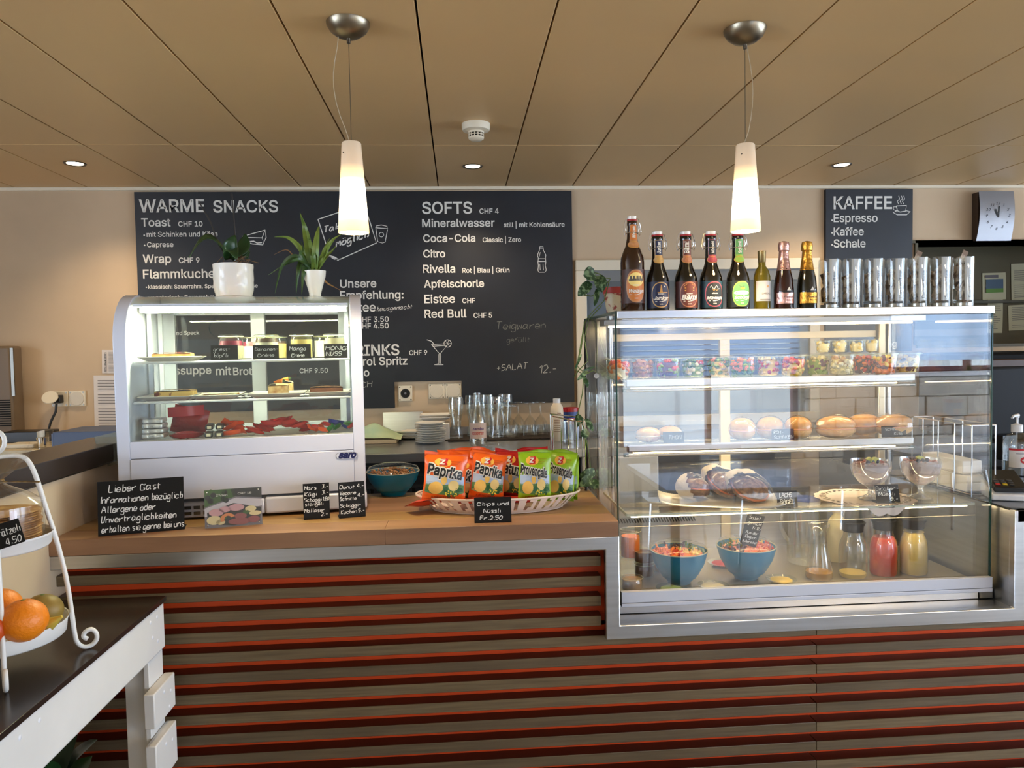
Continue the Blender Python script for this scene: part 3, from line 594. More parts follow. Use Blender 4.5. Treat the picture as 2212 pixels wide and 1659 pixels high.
# ================================================================== countertop glass cabinet
SO = V((-.932, 2.10, 1.043)); SA = math.radians(8); sn = V((-math.sin(SA), math.cos(SA), 0)); sxv = V((math.cos(SA), math.sin(SA), 0)); SW = .662
sc = thing('refrigerated_cabinet', 'white countertop display cabinet with curved glass and lit shelves of cakes', 'display cabinet', SO, SA)
def prof(off=0): return [(off, .05), (off, .5)] + arc(.16, .5, .16 - off, 180, 90, 10, .137 - off)[1:] + [(.42, .637 - off), (.42, .05)]
def sidepoly(x0, x1): return MB().prism(prof(), EYZ, x0, x1)
TH = .033
for x0 in (0, SW - TH): sidepoly(x0, x0 + TH).build('side_panel', WENAM, sc, bev=.002)
b = MB().b2(TH, SW - TH, -.002, .03, .062, .178).b2(TH, SW - TH, 0, .03, .1795, .226).b2(TH, SW - TH, .03, .41, .178, .2); b.build('lower_body', WENAM, sc, bev=.0015)
MB().b2(.01, SW - .01, .012, .42, .006, .05).build('base_tray', mat('grey_vent_plastic', (176, 178, 184), .5), sc, bev=.004)
for k in range(24):
    for j in range(2): MB().box((.05 + k * .0245, .0115, .0185 + j * .016), (.018, .002, .009)).build('vent', STEELD, sc)
MB().b2(.38, SW + .002, -.006, .05, .008, .055).b2(.33, .38, -.002, .05, .008, .052).build('drip_lip', WENAM, sc, bev=.006)
gp = [(.004, .227), (.004, .5)] + arc(.16, .5, .156, 180, 90, 12, .133)[1:] + [(.40, .633)]
q = MB()
for off in (0, .004): q.add([(x, y + off * .7, z - off * .7) for x in (TH, SW - TH) for y, z in gp], [(i, i + 1, len(gp) + i + 1, len(gp) + i) for i in range(len(gp) - 1)])
q.build('curved_glass', glass('cabinet_glass', (.95, .98, .95), .04), sc)
bk = MB(); Y0, Y1 = .395, .42; bk.b2(TH, TH + .04, Y0, Y1, .2, .63); bk.b2(SW - TH - .04, SW - TH, Y0, Y1, .2, .63); bk.b2(SW / 2 - .022, SW / 2 + .022, Y0 - .012, Y1, .2, .63); bk.b2(TH, SW - TH, Y0, Y1, .59, .637); bk.b2(TH, SW - TH, Y0, Y1, .2, .232)
bk.build('rear_frame', WENAM, sc, bev=.002)
MB().b2(TH + .04, SW - TH - .04, .405, .409, .23, .6).build('rear_door', GLASS, sc)
MB().b2(TH + .006, SW - TH - .006, .06, .115, .598, .606).b2(TH + .01, SW - TH - .01, .112, .118, .585, .606).build('lamp_housing', WENAM, sc)
MB().b2(.06, SW - .07, .072, .104, .582, .598).build('lamp_tube', mat('cool_tube', (255, 255, 214), emit=40), sc)
for x in (TH + .012, SW - TH - .012): MB().b2(x - .006, x + .006, .2, .212, .2, .6).b2(x - .006, x + .006, .33, .342, .2, .6).build('shelf_rail', WENAM, sc)
Z1s, Z2s, Z3s = .444, .333, .2225
for zz, fr in ((Z1s, .045), (Z2s, .035)):
    g = MB(); x0, x1 = TH + .006, SW - TH - .006
    g.tube([(x0, fr, zz - .003), (x1, fr, zz - .003)], .0035, 6); g.tube([(x0, fr, zz - .003), (x0, .385, zz - .003)], .003, 6); g.tube([(x1, fr, zz - .003), (x1, .385, zz - .003)], .003, 6); g.tube([(x0, .385, zz - .003), (x1, .385, zz - .003)], .003, 6)
    for k in range(28): x = x0 + (x1 - x0) * (k + 1) / 29; g.tube([(x, fr, zz - .003), (x, .385, zz - .003)], .0012, 4)
    for k in (1, 2): g.tube([(x0, fr + .34 * k / 3, zz - .0055), (x1, fr + .34 * k / 3, zz - .0055)], .0018, 5)
    g.build('wire_shelf', WPLAS, sc)
MB().b2(TH, SW - TH, .03, .39, .2005, .2115).build('deck', STEELD, sc)
p = SO + sxv * .0  # badge
fl = lambda a, b: (a, -.0035, b); NAVY = mat('navy_print', (24, 30, 84), .4)
g = MB(); g.ell(fl, .610, .163, .031, .0105, 0, 28, 1, 3.2); g.ell(lambda a, b: (a, -.0038, b), .610, .163, .0295, .0092, 1, 28, 1, 3.2); g.text('saro', lambda a, b: (a, -.0042, b), .585, .157, width=.05, bold=.05, sh=.25, mi=2)
g.build('badge', [mat('grey_ring', (150, 152, 160), .4), WENAM, NAVY], sc, flat=True)
def sp(px, dy, z, py=760):
    r = ray(px, py); P0 = SO + sn * dy; t_ = (P0 - CAM).dot(sn) / r.dot(sn); q = CAM + r * t_; return V((q.x, q.y, SO.z + z))
def plate(label, px, dy, z, w_, d_, grp=None):
    c = sp(px, dy, z); t = tag(MB().add([(x * w_ / 2 * k, y * d_ / 2 * k, zz) for k, zz in ((.7, 0), (1, .012), (1, .014), (.86, .006)) for x, y in ((-1, -1), (1, -1), (1, 1), (-1, 1))],
        [(j * 4 + i, j * 4 + (i + 1) % 4, j * 4 + 4 + (i + 1) % 4, j * 4 + 4 + i) for j in range(3) for i in range(4)] + [(3, 2, 1, 0), (12, 13, 14, 15)]).build('square_plate', CERAM, loc=c, rot=(0, 0, SA), bev=.001), label, 'plate', grp)
    return c
G1 = 'square plates in the countertop cabinet'
c = plate('square plate under the fruit tart on the upper wire shelf', 374, .12, Z1s, .155, .15, G1)
CAKE = mat('tart_crust', (214, 168, 100), .7, c2=(176, 118, 60), var=1, scale=60); FRUIT = mat('baked_fruit', (190, 70, 60), .35, c2=(236, 200, 130), var=1, scale=70, contrast=(.4, .55))
def slice_(name, label, px, dy, z, dims, top, side, rz=0, extra=None):
    c = sp(px, dy, z); t = thing(name, label, 'cake', c, SA + rz); w_, d_, h = dims
    MB().b2(-w_ / 2, w_ / 2, -d_ / 2, d_ / 2, .0, h * .75).build('base_layer', side, t, bev=.002); MB().grid(lambda u, v: (-w_ / 2 + w_ * u, -d_ / 2 + d_ * v, h * (.76 + .24 * math.sin(math.pi * min(1, max(0, u))) ** .3 * (.7 + .3 * random.random()))), 12, 6).build('topping', top, t)
    if extra: extra(t, w_, d_, h)
    return t
slice_('fruit_tart', 'slice of red fruit tart on the upper wire shelf', 374, .1, Z1s + .008, (.105, .05, .018), FRUIT, CAKE)
slice_('fruit_tart', 'dark berry flan slice on the lower wire shelf', 377, .12, Z2s + .008, (.105, .06, .022), mat('dark_fruit', (96, 44, 40), .35, c2=(230, 196, 130), var=1, scale=50, contrast=(.45, .55)), mat('custard', (232, 196, 116), .5, c2=(120, 52, 44), var=1, scale=30, contrast=(.38, .42)))
for px, w_, lab in [(365, .14, 'square plate under the dark berry flan'), (469, .135, 'square plate with the flat green-topped cake'), (598, .16, 'square plate under the carrot cake'), (708, .13, 'square plate under the brownie')]: plate(lab, px, .12, Z2s, w_, .16, G1)
slice_('flat_cake', 'flat pale cake with green icing on the lower wire shelf', 475, .12, Z2s + .007, (.09, .08, .008), mat('white_green_icing', (226, 230, 200), .5, c2=(120, 190, 90), var=1, scale=26, contrast=(.36, .44)), CAKE)
def carrot(t, w_, d_, h):
    MB().tube([(-.012, -.01, h + .003), (0, -.012, h + .005), (.012, -.012, h + .006)], [.0018, .0042, .006], 8).build('sugar_carrot', mat('orange_icing', (236, 130, 40), .5), t); MB().blob((.017, -.012, h + .007), .004, jit=.2).build('carrot_leaf', LEAF, t)
slice_('carrot_cake', 'block of carrot cake topped with an orange sugar carrot', 599, .11, Z2s + .008, (.056, .05, .033), mat('cream_icing', (238, 224, 184), .5), mat('carrot_sponge', (222, 196, 140), .8, c2=(176, 122, 70), var=1, scale=70), extra=carrot)
slice_('carrot_cake', 'second carrot cake block standing behind the front one', 613, .24, Z2s + .01, (.05, .05, .033), MATS['cream_icing'], MATS['carrot_sponge'], extra=carrot)
slice_('brownie', 'flat brown nut brownie bar on the lower wire shelf', 703, .11, Z2s + .008, (.095, .05, .02), mat('nut_topping', (178, 128, 84), .8, c2=(110, 66, 40), var=1, scale=70), mat('brownie_brown', (112, 66, 44), .7, var=.3, scale=60))
JARL = glass('jar_glass', (.95, .97, .93), .06, .02)
def jar(name, label, pos, r, h, layers, cat='jar', grp=None, taper=.9, lidr=1.04, n=22):
    """lidded preserving jar; layers = [(height fraction, material)]"""
    t = thing(name, label, cat, pos, 0, grp)
    MB().lathe([(0, .001), (r * taper, .001), (r, h * .35), (r * .98, h * .7), (r * .86, h * .86), (r * .86, h * .9), (r * .98, h * .91), (r * .98, h * .93)], n).build('jar_body', JARL, t)
    MB().lathe([(r * lidr, h * .93), (r * lidr, h * .965), (r * .93, h * .99), (r * .4, h), (0, h)], n).build('lid', JARL, t)
    MB().lathe([(r * .99, h * .915), (r * 1.03, h * .922), (r * .99, h * .93)], n).build('rubber_seal', mat('seal_tint', (226, 226, 190), .5), t)
    z = .004
    for fr, m_ in layers:
        z2 = z + fr * h; k = r * (taper + .1 * min(1, z / (h * .35))) * .95 if z < h * .35 else r * .95
        k2 = r * .95 if z2 < h * .7 else r * .86; MB().lathe([(0, z), (k, z), (k2, z2), (0, z2)], n).build('filling', m_, t); z = z2
    return t
YOG = mat('vanilla_cream', (240, 230, 196), .4); MAN = mat('mango_cream', (236, 206, 120), .4); BER = mat('berry_sauce', (120, 34, 60), .25); CHO = mat('chocolate_layer', (70, 44, 32), .4)
for px, dy, r, lay, lab in [(500, .1, .0345, [(.5, YOG), (.2, BER)], 'dessert jar with berry sauce over white cream'), (577, .1, .034, [(.62, YOG), (.16, CHO)], 'dessert jar of banana cream under dark chocolate'), (652, .1, .034, [(.72, MAN)], 'dessert jar of yellow mango cream'), (723, .1, .032, [(.76, mat('honey_cream', (222, 206, 166), .5))], 'dessert jar of honey nut cream'),
    (545, .27, .033, [(.5, YOG), (.2, BER)], 'rear dessert jar between the berry and banana jars'), (598, .27, .033, [(.6, MAN), (.1, CHO)], 'rear dessert jar behind the banana cream jar'), (760 - 60, .27, .033, [(.7, YOG)], 'rear dessert jar behind the honey jar')]:
    jar('dessert_jar', lab, sp(px, dy, Z1s), r, .074, lay, grp='dessert jars in the cabinet')
def card(label, P0, w_, h, lines, rz=0, lean=.18, name='price_sign', wt=.8, foot=True, jit=.3, grp=None, seed=1, roll=0):
    """small black card; lines = [(text, x0, x1, baseline) in fractions]"""
    t = thing(name, label, 'sign', P0, rot=(0, -roll, rz)); sl = math.tan(lean)
    Fn = lambda a, b, d=0: (a, b * sl - d, b)
    q = MB(); q.prism([(0, 0), (w_, 0), (w_, h), (0, h)], lambda p_, d_: Fn(p_[0], p_[1], -d_), 0, .0015)
    q.build('card', SIGN, t)
    if foot: MB().prism([(0, 0), (.004, -.0), (.03 + h * .2, 0), (.03 + h * .2, .001), (.004, .001), (0, .004)], lambda p_, d_: (d_, p_[0], p_[1]), 0, w_).build('foot', SIGN, t)
    m_ = MB(); fn = lambda a, b: Fn(a, b, .0006)
    for i, ln in enumerate(lines): hand_fit(m_, ln[0], fn, ln[1] * w_, (ln[2] - ln[1]) * w_, ln[3] * h, ln[4] if len(ln) > 4 else None, wt, seed + i, jit, h)
    m_.build('lettering', PEN, t, flat=True)
    return t
def hand_fit(m_, s, fn, x, width, y, hh, wt, seed, jit, H_):
    g, tw = hgeo(s, .12, jit, seed); size = hh * H_ / 7 if hh else width / tw; xs = width / (tw * size)
    for pl in g:
        q = []
        for i in range(len(pl) - 1):
            p0, p1, p2, p3 = pl[max(i - 1, 0)], pl[i], pl[i + 1], pl[min(i + 2, len(pl) - 1)]
            for k in (0, .33, .66): q.append(tuple(.5 * ((2 * p1[d]) + (-p0[d] + p2[d]) * k + (2 * p0[d] - 5 * p1[d] + 4 * p2[d] - p3[d]) * k * k + (-p0[d] + 3 * p1[d] - 3 * p2[d] + p3[d]) * k ** 3) for d in (0, 1)))
        q.append(pl[-1]); m_.line([(x + a * size * xs, y + b * size) for a, b in q], fn, wt * .001)
for px, w_, h, ln, lab in [(455, .073, .043, [('griess-', .1, .7, .62, .26), ('köpfli', .1, .62, .22, .26)], 'small black sign griessköpfli before the berry jar'), (546, .072, .042, [('Bananen-', .08, .95, .62, .22), ('Crème', .18, .8, .2, .24)], 'small black sign Bananen-Crème on the upper shelf'),
    (619, .068, .043, [('Mango', .12, .78, .58, .28), ('Creme', .2, .72, .14, .26)], 'small black sign Mango Creme on the upper shelf'), (700, .067, .042, [('HONIG', .06, .95, .58, .27), ('NUSS', .08, .72, .18, .27)], 'small black sign Honig Nuss on the upper shelf')]:
    card(lab, sp(px, .055, Z1s), w_, h, ln, SA, .1, wt=1.5 if 'Mango' in lab or 'Honig' in lab else .9)
# lower deck sweets
for px, w_, lab in [(346, .15, 'square plate under the silver foil bars'), (482, .17, 'square plate under the black wrapped bars'), (606, .15, 'square plate heaped with red wafers'), (712, .15, 'square plate with mixed small sweets')]: plate(lab, px, .11, Z3s - .0095, w_, .17, G1)
FOIL = mat('silver_foil', (236, 236, 240), .38, .7, bump=.9, bscale=60)
for k in range(4): tag(MB().box((0, 0, 0), (.058 - .002 * k, .07, .0125)).build('foil_bar', FOIL, loc=sp(329, .085, Z3s + .005 + .0075 + k * .014), rot=(0, 0, SA + .03 * (k % 2)), bev=.004, seg=3), ['silver foil bar at the bottom of the foil stack', 'silver foil bar second from the bottom of its stack', 'silver foil bar third from the bottom of its stack', 'silver foil bar topmost of its stack'][k], 'sweet', 'silver foil bars')
def packet(mb, w_, h, th, n=8, crimp=.12, wr=.002):
    def f(sgn):
        def g(u, v):
            e = (math.sin(math.pi * min(1, max(0, (u - .0) / 1))) ** .5) * (max(0, math.sin(math.pi * min(1, max(0, (v - crimp) / (1 - 2 * crimp))))) ** .6)
            return ((u - .5) * w_, sgn * (th / 2 * e + .0004) + random.uniform(-wr, wr) * .3 * (e > 0), (v - .5) * h)
        return g
    mb.grid(f(-1), n, n); mb.grid(f(1), n, n); return mb
RWR = mat('red_wrapper', (186, 24, 30), .25, coat=.3, bump=.3, bscale=40); OWR = mat('orange_wrapper', (232, 84, 24), .3, coat=.3); KWR = mat('black_wrapper', (26, 22, 20), .3, coat=.3); GWR = mat('green_wrapper', (40, 130, 50), .3); BWR = mat('blue_wrapper', (36, 60, 160), .3)
def sweet(name, lab, px, dy, zo, w_, h, th, M, rot, grp, mark=None):
    t = tag(packet(MB(), w_, h, th, 6).build(name, M, loc=sp(px, dy, Z3s + zo), rot=rot), lab, 'sweet', grp)
    return t
rd = random.Random(11)
tg = thing('red_sweet_bag', 'large red sweet bag standing folded behind the foil stack', 'sweet bag', sp(405, .2, Z3s + .005), SA)
packet(MB(), .10, .085, .035, 8).build('bag_body', RWR, tg, (.0, 0, .035), (.15, .25, 0)); MB().grid(lambda u, v: (-.055 + .1 * u, -.03 - .006 * math.sin(5 * u), .05 + .03 * v + .004 * u), 6, 3).build('folded_top', mat('bright_red_foil', (214, 24, 44), .2, coat=.4), tg)
sweet('red_sweet_bag', 'small red sweet bag lying flat beside the foil stack', 397, .06, .012, .09, .05, .022, RWR, (1.35, 0, .35), 'red sweet bags')
for i, (px, dy, zo) in enumerate([(446, .06, .012), (468, .06, .012), (448, .1, .03), (470, .1, .03)]):
    t = thing('wrapped_bar', ['black wrapped bar beside the red bag at the front', 'black wrapped bar beside the orange bars at the front', 'black wrapped bar on the second layer nearer the red bag', 'black wrapped bar on the second layer nearer the orange bars'][i], 'sweet', sp(px, dy, Z3s + zo), SA + .1, 'black wrapped bars'); MB().box((0, 0, 0), (.022, .07, .014)).build('wrapper', KWR, t, bev=.004); MB().box((0, -.0355, 0), (.011, .001, .008)).build('label_band', YOG, t)
adj = ['lying lowest', 'tilted', 'pushed forward', 'pointing up', 'half hidden', 'resting crosswise', 'on top', 'nearest the glass', 'turned sideways', 'leaning back', 'standing on edge', 'wedged between two', 'with crumpled ends', 'lying flat', 'sunk at the rear']
for i in range(6): sweet('orange_bar', 'orange wrapped bar %s between black and red bars' % adj[i], rd.uniform(488, 520), rd.uniform(.05, .14), rd.uniform(.012, .04), .05, .025, .014, OWR, (rd.uniform(.6, 1.4), rd.uniform(-.6, .6), rd.uniform(-.5, .5)), 'orange wrapped bars')
for i in range(15): sweet('red_wafer', 'red wrapped wafer %s in the heap under the carrot cake' % adj[i], 538 + 9 * i + rd.uniform(-4, 4), rd.uniform(.05, .13), .012 + .032 * math.sin(math.pi * i / 14) * rd.uniform(.5, 1), .055, .024, .015, RWR, (rd.uniform(.9, 1.4), rd.uniform(-.5, .5), rd.uniform(-.4, .4)), 'red wrapped wafers')
for i in range(12):
    M, nm = [(OWR, 'orange'), (RWR, 'red'), (GWR, 'green'), (BWR, 'blue')][(0, 1, 0, 0, 1, 2, 3, 2, 3, 3, 2, 1)[i]]
    sweet('mini_sweet', 'small %s wrapped sweet %s at the corner of the deck' % (nm, adj[i]), 668 + 8 * i, rd.uniform(.05, .12), rd.uniform(.01, .03), .03, .022, .012, M, (rd.uniform(.6, 1.4), rd.uniform(-.8, .8), rd.uniform(-.5, .5)), 'small wrapped sweets')
# ------------------------------------------------------------------ cards on the worktop
ZC = 1.0435
def card_px(label, bl, br, ty, lines, Z=ZC, **k):
    a = on(*bl, Z); b = on(*br, Z); w_ = (b - a).length; rz = math.atan2(b.y - a.y, b.x - a.x); h = (bl[1] - ty) * a.y / FL * 1.0
    return card(label, a, w_, h, lines, rz, **k)
card_px('large black hand-lettered allergy notice standing at the counter end', (212, 1159), (399, 1143), 1046, [('Lieber Gast', .13, .72, .8, .13), ('Informationen bezüglich', .04, .98, .6, .12), ('Allergene oder', .04, .66, .42, .12), ('Unverträglichkeiten', .04, .9, .24, .12), ('erhalten sie gerne bei uns', .04, .99, .06, .12)], name='notice_sign', wt=2.2, lean=.12, jit=.2)
card_px('narrow black price sign Mars Kägi Schoggistängeli Mallaser', (656, 1123), (713, 1119), 1047, [('Mars', .06, .5, .83, .1), ('3.-', .72, .95, .85, .1), ('Kägi', .06, .5, .66, .1), ('3.-', .72, .95, .68, .1), ('Schoggi', .04, .68, .5, .1), ('1.80', .74, .98, .5, .1), ('stängeli', .06, .74, .38, .09), ('Mallaser', .04, .8, .2, .1), ('2.-', .66, .9, .08, .1)], wt=1.5, lean=.1, jit=.2)
card_px('narrow black price sign Donut Vegane Schnitte Schoggikuchen', (733, 1120), (790, 1115), 1044, [('Donut', .05, .6, .82, .1), ('4.-', .72, .95, .83, .1), ('Vegane', .05, .65, .65, .1), ('Schnitte', .05, .66, .49, .1), ('4.-', .72, .97, .57, .1), ('Schoggi-', .05, .82, .3, .1), ('Kuchen', .07, .66, .12, .1), ('5.-', .73, .95, .13, .1)], wt=1.5, lean=.1, jit=.2)
card_px('black sign Chips und Nüssli before the snack basket', (1025, 1130), (1105, 1128), 1075, [('Chips und', .08, .92, .68, .14), ('Nüssli', .25, .7, .4, .15), ('Fr.2.50', .15, .75, .12, .15)], wt=1.8, lean=.1, jit=.2)
a = on(443, 1142, ZC); b = on(567, 1132, ZC); w_ = (b - a).length; h = 80 * a.y / FL
t = thing('photo_stand', 'clear stand with a printed Z Vieri cold cut photograph', 'sign', a, math.atan2(b.y - a.y, b.x - a.x)); F = lambda u, v, d=0: (u * w_, .012 * v - d, v * h)
MB().grid(lambda u, v: F(u, v), 2, 2).build('print_sheet', mat('grey_table_print', (120, 116, 124), .4), t)
MB().prism([(0, 0), (w_, 0), (w_, h), (0, h)], lambda p_, d_: (p_[0], .012 * p_[1] / h - .003 - d_, p_[1]), 0, .002).build('acrylic_front', glass('acrylic', (.98, .98, .98), .05), t)
pm = [mat('p_green', (60, 96, 44), .6), mat('p_ham', (206, 160, 166), .6), mat('p_cheese', (226, 214, 160), .6), mat('p_melon', (222, 140, 84), .6), mat('p_dark', (40, 44, 44), .6), mat('p_meat', (150, 84, 84), .6), WHITE, mat('p_light', (200, 198, 206), .6)]
g = MB(); fp = lambda a_, b_: F(a_, b_, .0006); f2 = lambda a_, b_: F(a_, b_, .001); f3 = lambda a_, b_: F(a_, b_, .0014)
g.add([fp(0, .55), fp(.55, .8), fp(.5, 1), fp(0, 1)], [(0, 1, 2, 3)], 0); g.add([fp(.0, .3), fp(1, .5), fp(1, .68), fp(.55, .76), fp(0, .52)], [(0, 1, 2, 3, 4)], 7); g.add([fp(.5, .8), fp(1, .72), fp(1, 1), fp(.45, 1)], [(0, 1, 2, 3)], 4)
g.add([f2(.04, .4), f2(.5, .62), f2(.98, .46), f2(.96, .1), f2(.5, .03), f2(.06, .1)], [(0, 1, 2, 3, 4, 5)], 4)
rr_ = random.Random(4)
for cx_, cy_, rx, ry, m_ in [(.2, .4, .13, .1, 1), (.35, .47, .1, .08, 1), (.55, .5, .14, .09, 1), (.8, .44, .1, .08, 2), (.88, .32, .11, .06, 2), (.16, .2, .13, .12, 2), (.32, .26, .06, .06, 0), (.72, .36, .06, .05, 0), (.62, .27, .11, .08, 5), (.6, .13, .2, .09, 5), (.85, .16, .11, .09, 5), (.27, .14, .08, .07, 2)]: g.ell(f3, cx_, cy_, rx, ry, m_, 14, 1)
g.line([(.4 + .1 * math.cos(q / 4), .2 + .13 * math.sin(q / 4)) for q in range(2, 15)], lambda a_, b_: F(a_, b_, .0018), .07, 3)
for q in range(14): g.ell(f2, rr_.uniform(.03, .42), rr_.uniform(.68, .97), .05, .07, 0 if q % 2 else 4, 8, 1)
g.text("Z'Vieri", lambda a_, b_: F(a_, b_, .002), .2, .82, width=.2, xs=1, mi=6); g.text('CHF 18', lambda a_, b_: F(a_, b_, .002), .58, .84, width=.24, mi=6); g.build('photo_print', pm, t, flat=True)
for u in (.05, .94):
    for v in (.08, .94): MB().blob(F(u, v, .007), .0022, 6, 4).build('clear_stud', CHROME, t)
# blue bowl of nuts
TEAL = mat('teal_ceramic', (8, 128, 168), .3, coat=.2); TEALI = mat('teal_inner', (60, 130, 160), .4)
def bowl(name, label, c, R, h, foot=.45):
    t = thing(name, label, 'bowl', c)
    pr_ = [(0, 0), (R * foot, 0), (R * foot, .004), (R * .68, h * .3), (R * .88, h * .62), (R * .985, h * .96), (R, h), (R * .97, h), (R * .85, h * .62), (R * .6, h * .2), (0, h * .12)]
    MB().lathe(pr_, 44).build('bowl_body', TEAL, t); MB().lathe([(R * 1.0, h), (R * 1.005, h + .002), (R * .965, h + .002), (R * .965, h)], 44).build('rim', mat('cream_rim', (206, 206, 180), .4), t)
    return t
c = on(850, 1068, ZC); c.z = ZC; R = 57 * c.y / FL; t = bowl('nut_bowl', 'blue bowl of roasted nuts sealed under clear film', c, R, .075)
g = MB(); 
for k in range(120): a_ = random.uniform(0, 6.28); q = R * .84 * math.sqrt(random.random()); g.blob((q * math.cos(a_), q * math.sin(a_), .066 + random.uniform(0, .012)), .007, 5, 3, sc=(1, .6, .5), jit=.15, rot=(random.random(), random.random(), random.random() * 3))
o = g.build('nuts', mat('roasted_nut', (150, 92, 50), .5, c2=(214, 160, 110), var=1, scale=80), t); o['kind'] = 'stuff'
MB().lathe([(R * .99, .077), (R * .9, .09), (R * .5, .1), (0, .102)], 30, wob=lambda a_, z: 1 + .02 * math.sin(7 * a_)).build('clear_cover', FILM, t)
# ================================================================== snack basket and bags
bc = on(1076, 1063, 1.088); bc.z = ZC; A_, B_ = .238, .125
bk = thing('snack_basket', 'oval white plastic basket with pierced sides holding crisp bags', 'basket', bc, -.02)
def bw(a, t_): k = .8 + .2 * (t_ ** .8); return (A_ * k * math.cos(a), B_ * k * math.sin(a), .003 + .043 * t_)
g = MB(); N = 132; rows = [0, .18, .35, .55, .75, .9, 1]
for off in (0, .0018):
    vs = [tuple(V(bw(2 * math.pi * i / N, t_)) * (1 - off * 3) if off else V(bw(2 * math.pi * i / N, t_))) for t_ in rows for i in range(N)]
    fs = []
    for j in range(len(rows) - 1):
        for i in range(N):
            ph = i % 3
            if (j in (1, 4) and ph == 1) or (j in (2, 3) and ph in (1,)) : continue
            if j in (2, 3) and ph == 2 and i % 2: continue
            fs.append((j * N + i, j * N + (i + 1) % N, (j + 1) * N + (i + 1) % N, (j + 1) * N + i))
    g.add(vs, fs)
g.build('pierced_side', CREAM if False else mat('basket_plastic', (232, 216, 204), .4), bk); g = MB(); g.tube([bw(2 * math.pi * i / 60, 1) for i in range(61)], .0035, 6, flat=.8); g.build('rim', MATS['basket_plastic'], bk)
MB().lathe([(0, .001), (1, .001), (1, .003), (0, .003)], 40, sx=A_ * .8, sy=B_ * .8).build('base', MATS['basket_plastic'], bk)
OBG = mat('orange_bag_foil', (240, 100, 20), .28, coat=.2, bump=.12, bscale=30); RBG = mat('red_bag_foil', (190, 26, 24), .28, coat=.2, bump=.12, bscale=30); GBG = mat('green_bag_foil', (146, 190, 24), .28, coat=.2, bump=.12, bscale=30)
BP = [INK, WHITE, mat('logo_red', (196, 20, 36), .4), mat('crisp_yellow', (236, 190, 96), .45), mat('sky_print', (176, 196, 226), .4), mat('field_print', (86, 130, 76), .4), mat('flower_yellow', (240, 214, 70), .4), mat('glow_print', (250, 190, 80), .4), mat('bag_dark', (150, 50, 20), .4), mat('leaf_print', (40, 96, 56), .4), mat('crisp_pale', (242, 214, 140), .45)]
def crisp_bag(label, P, w_, h, M, word, rz=0, lean=-.12, roll=0, seed=0, bulge=.045, small=None):
    r = random.Random(seed); ph = [r.uniform(0, 6.28) for _ in range(6)]
    t = thing('crisp_bag', label, 'snack bag', P, rot=(lean, roll, rz), group='crisp bags in the basket')
    def f(sg, off=0):
        def q(x, z):
            u = x / w_ + .5; v = z / h; uu = min(1, max(0, u)); vc = min(1, max(0, (v - .05) / .87))
            e = math.sin(math.pi * uu) ** .55 * math.sin(math.pi * vc) ** .5; wr = .0022 * math.sin(9 * u + ph[0] + 5 * v) * (abs(v - .5) * 2) + .0016 * math.sin(14 * v + ph[1] + 6 * u)
            nar = 1 - .07 * math.sin(math.pi * min(1, max(0, v))); lx = (u - .5) * w_ * nar
            return (lx, sg * (bulge / 2 * e + off) + wr * (1 if e > .02 else .4) + .002 * math.sin(7 * u + ph[2]) * (1 if v > .93 else 0), z + .004 * math.sin(5 * u + ph[3]) * (v > .97))
        return q
    a = f(-1); b = f(1); g = MB(); g.grid(lambda u, v: a((u - .5) * w_, v * h), 16, 20); g.grid(lambda u, v: b((u - .5) * w_, v * h), 16, 20); g.build('bag_body', M, t)
    g = MB(); p1 = f(-1, .0008); p2 = f(-1, .0013); p3 = f(-1, .0018); p4 = f(-1, .0024); L1 = lambda fn: (lambda x, z: fn((x - .5) * w_, z * h))
    q1, q2, q3, q4 = L1(p1), L1(p2), L1(p3), L1(p4)
    g.rect(q1, .04, .96, .34, .52, 4, 12, 3); g.rect(q1, .04, .96, .2, .36, 5, 12, 3); g.ell(q2, .5, .2, .47, .07, 5, 20, 2)
    g.ell(q1, .42, .8, .2, .09, 7, 20, 2); g.ell(q3, .28, .27, .17, .13, 3, 18, 2); g.ell(q3, .7, .33, .13, .11, 10, 18, 2); g.ell(q3, .46, .43, .07, .09, 3, 12, 1)
    g.ell(q4, .52, .24, .05, .07, 9, 10, 1); g.ell(q3, .84, .24, .1, .05, 9, 12, 1)
    for k in range(12): g.ell(q4, r.uniform(.52, .8), r.uniform(.12, .22), .02, .016, 6, 6, 1)
    for k in range(5): g.ell(q3, r.uniform(.5, .85), r.uniform(.1, .2), .05, .03, 9, 7, 1)
    for fn, bo, mi in ((q3, .15, 2), (q4, .05, 1)):
        vs, fs, tw = tgeo('Z', bo); g.add([fn(.33 + (x + .2 * y) * .27, .765 + y * .17) for x, y in vs], fs, mi)
    g.text('ZWEIFEL', q3, .33, .73, width=.22, size=None, bold=.0, mi=2)
    for fn, bo, mi in ((q3, .085, 1), (q4, .028, 0)):
        vs, fs, tw = tgeo(word, bo); k = .9 / tw
        g.add([fn(.05 + (x + .2 * y) * k * .93, .46 + y * .4 * (1.0 if len(word) < 8 else .85) + .1 * (1 - x / tw)) for x, y in vs], fs, mi)
    g.text('DAS ORIGINAL', q4, .62, .47, width=.24, bold=.01, mi=0)
    g.text('MIT SCHWEIZER', q4, .3, .085, width=.3, mi=8); g.text('ALPENSALZ & RAPSÖL', q4, .2, .055, width=.56, bold=.02, mi=8)
    for k in range(5): g.rect(q3, .6, .6 + .26 - .03 * k, .83 - .022 * k, .835 - .022 * k, 8, 3)
    g.build('front_print', BP, t, flat=True)
    g = MB(); 
    for k in range(5): g.line([((u / 10 - .5) * w_, h * (.955 + .008 * k)) for u in range(11)], f(-1, .0006), .0006)
    g.build('crimp_lines', M, t, flat=True)
    return t
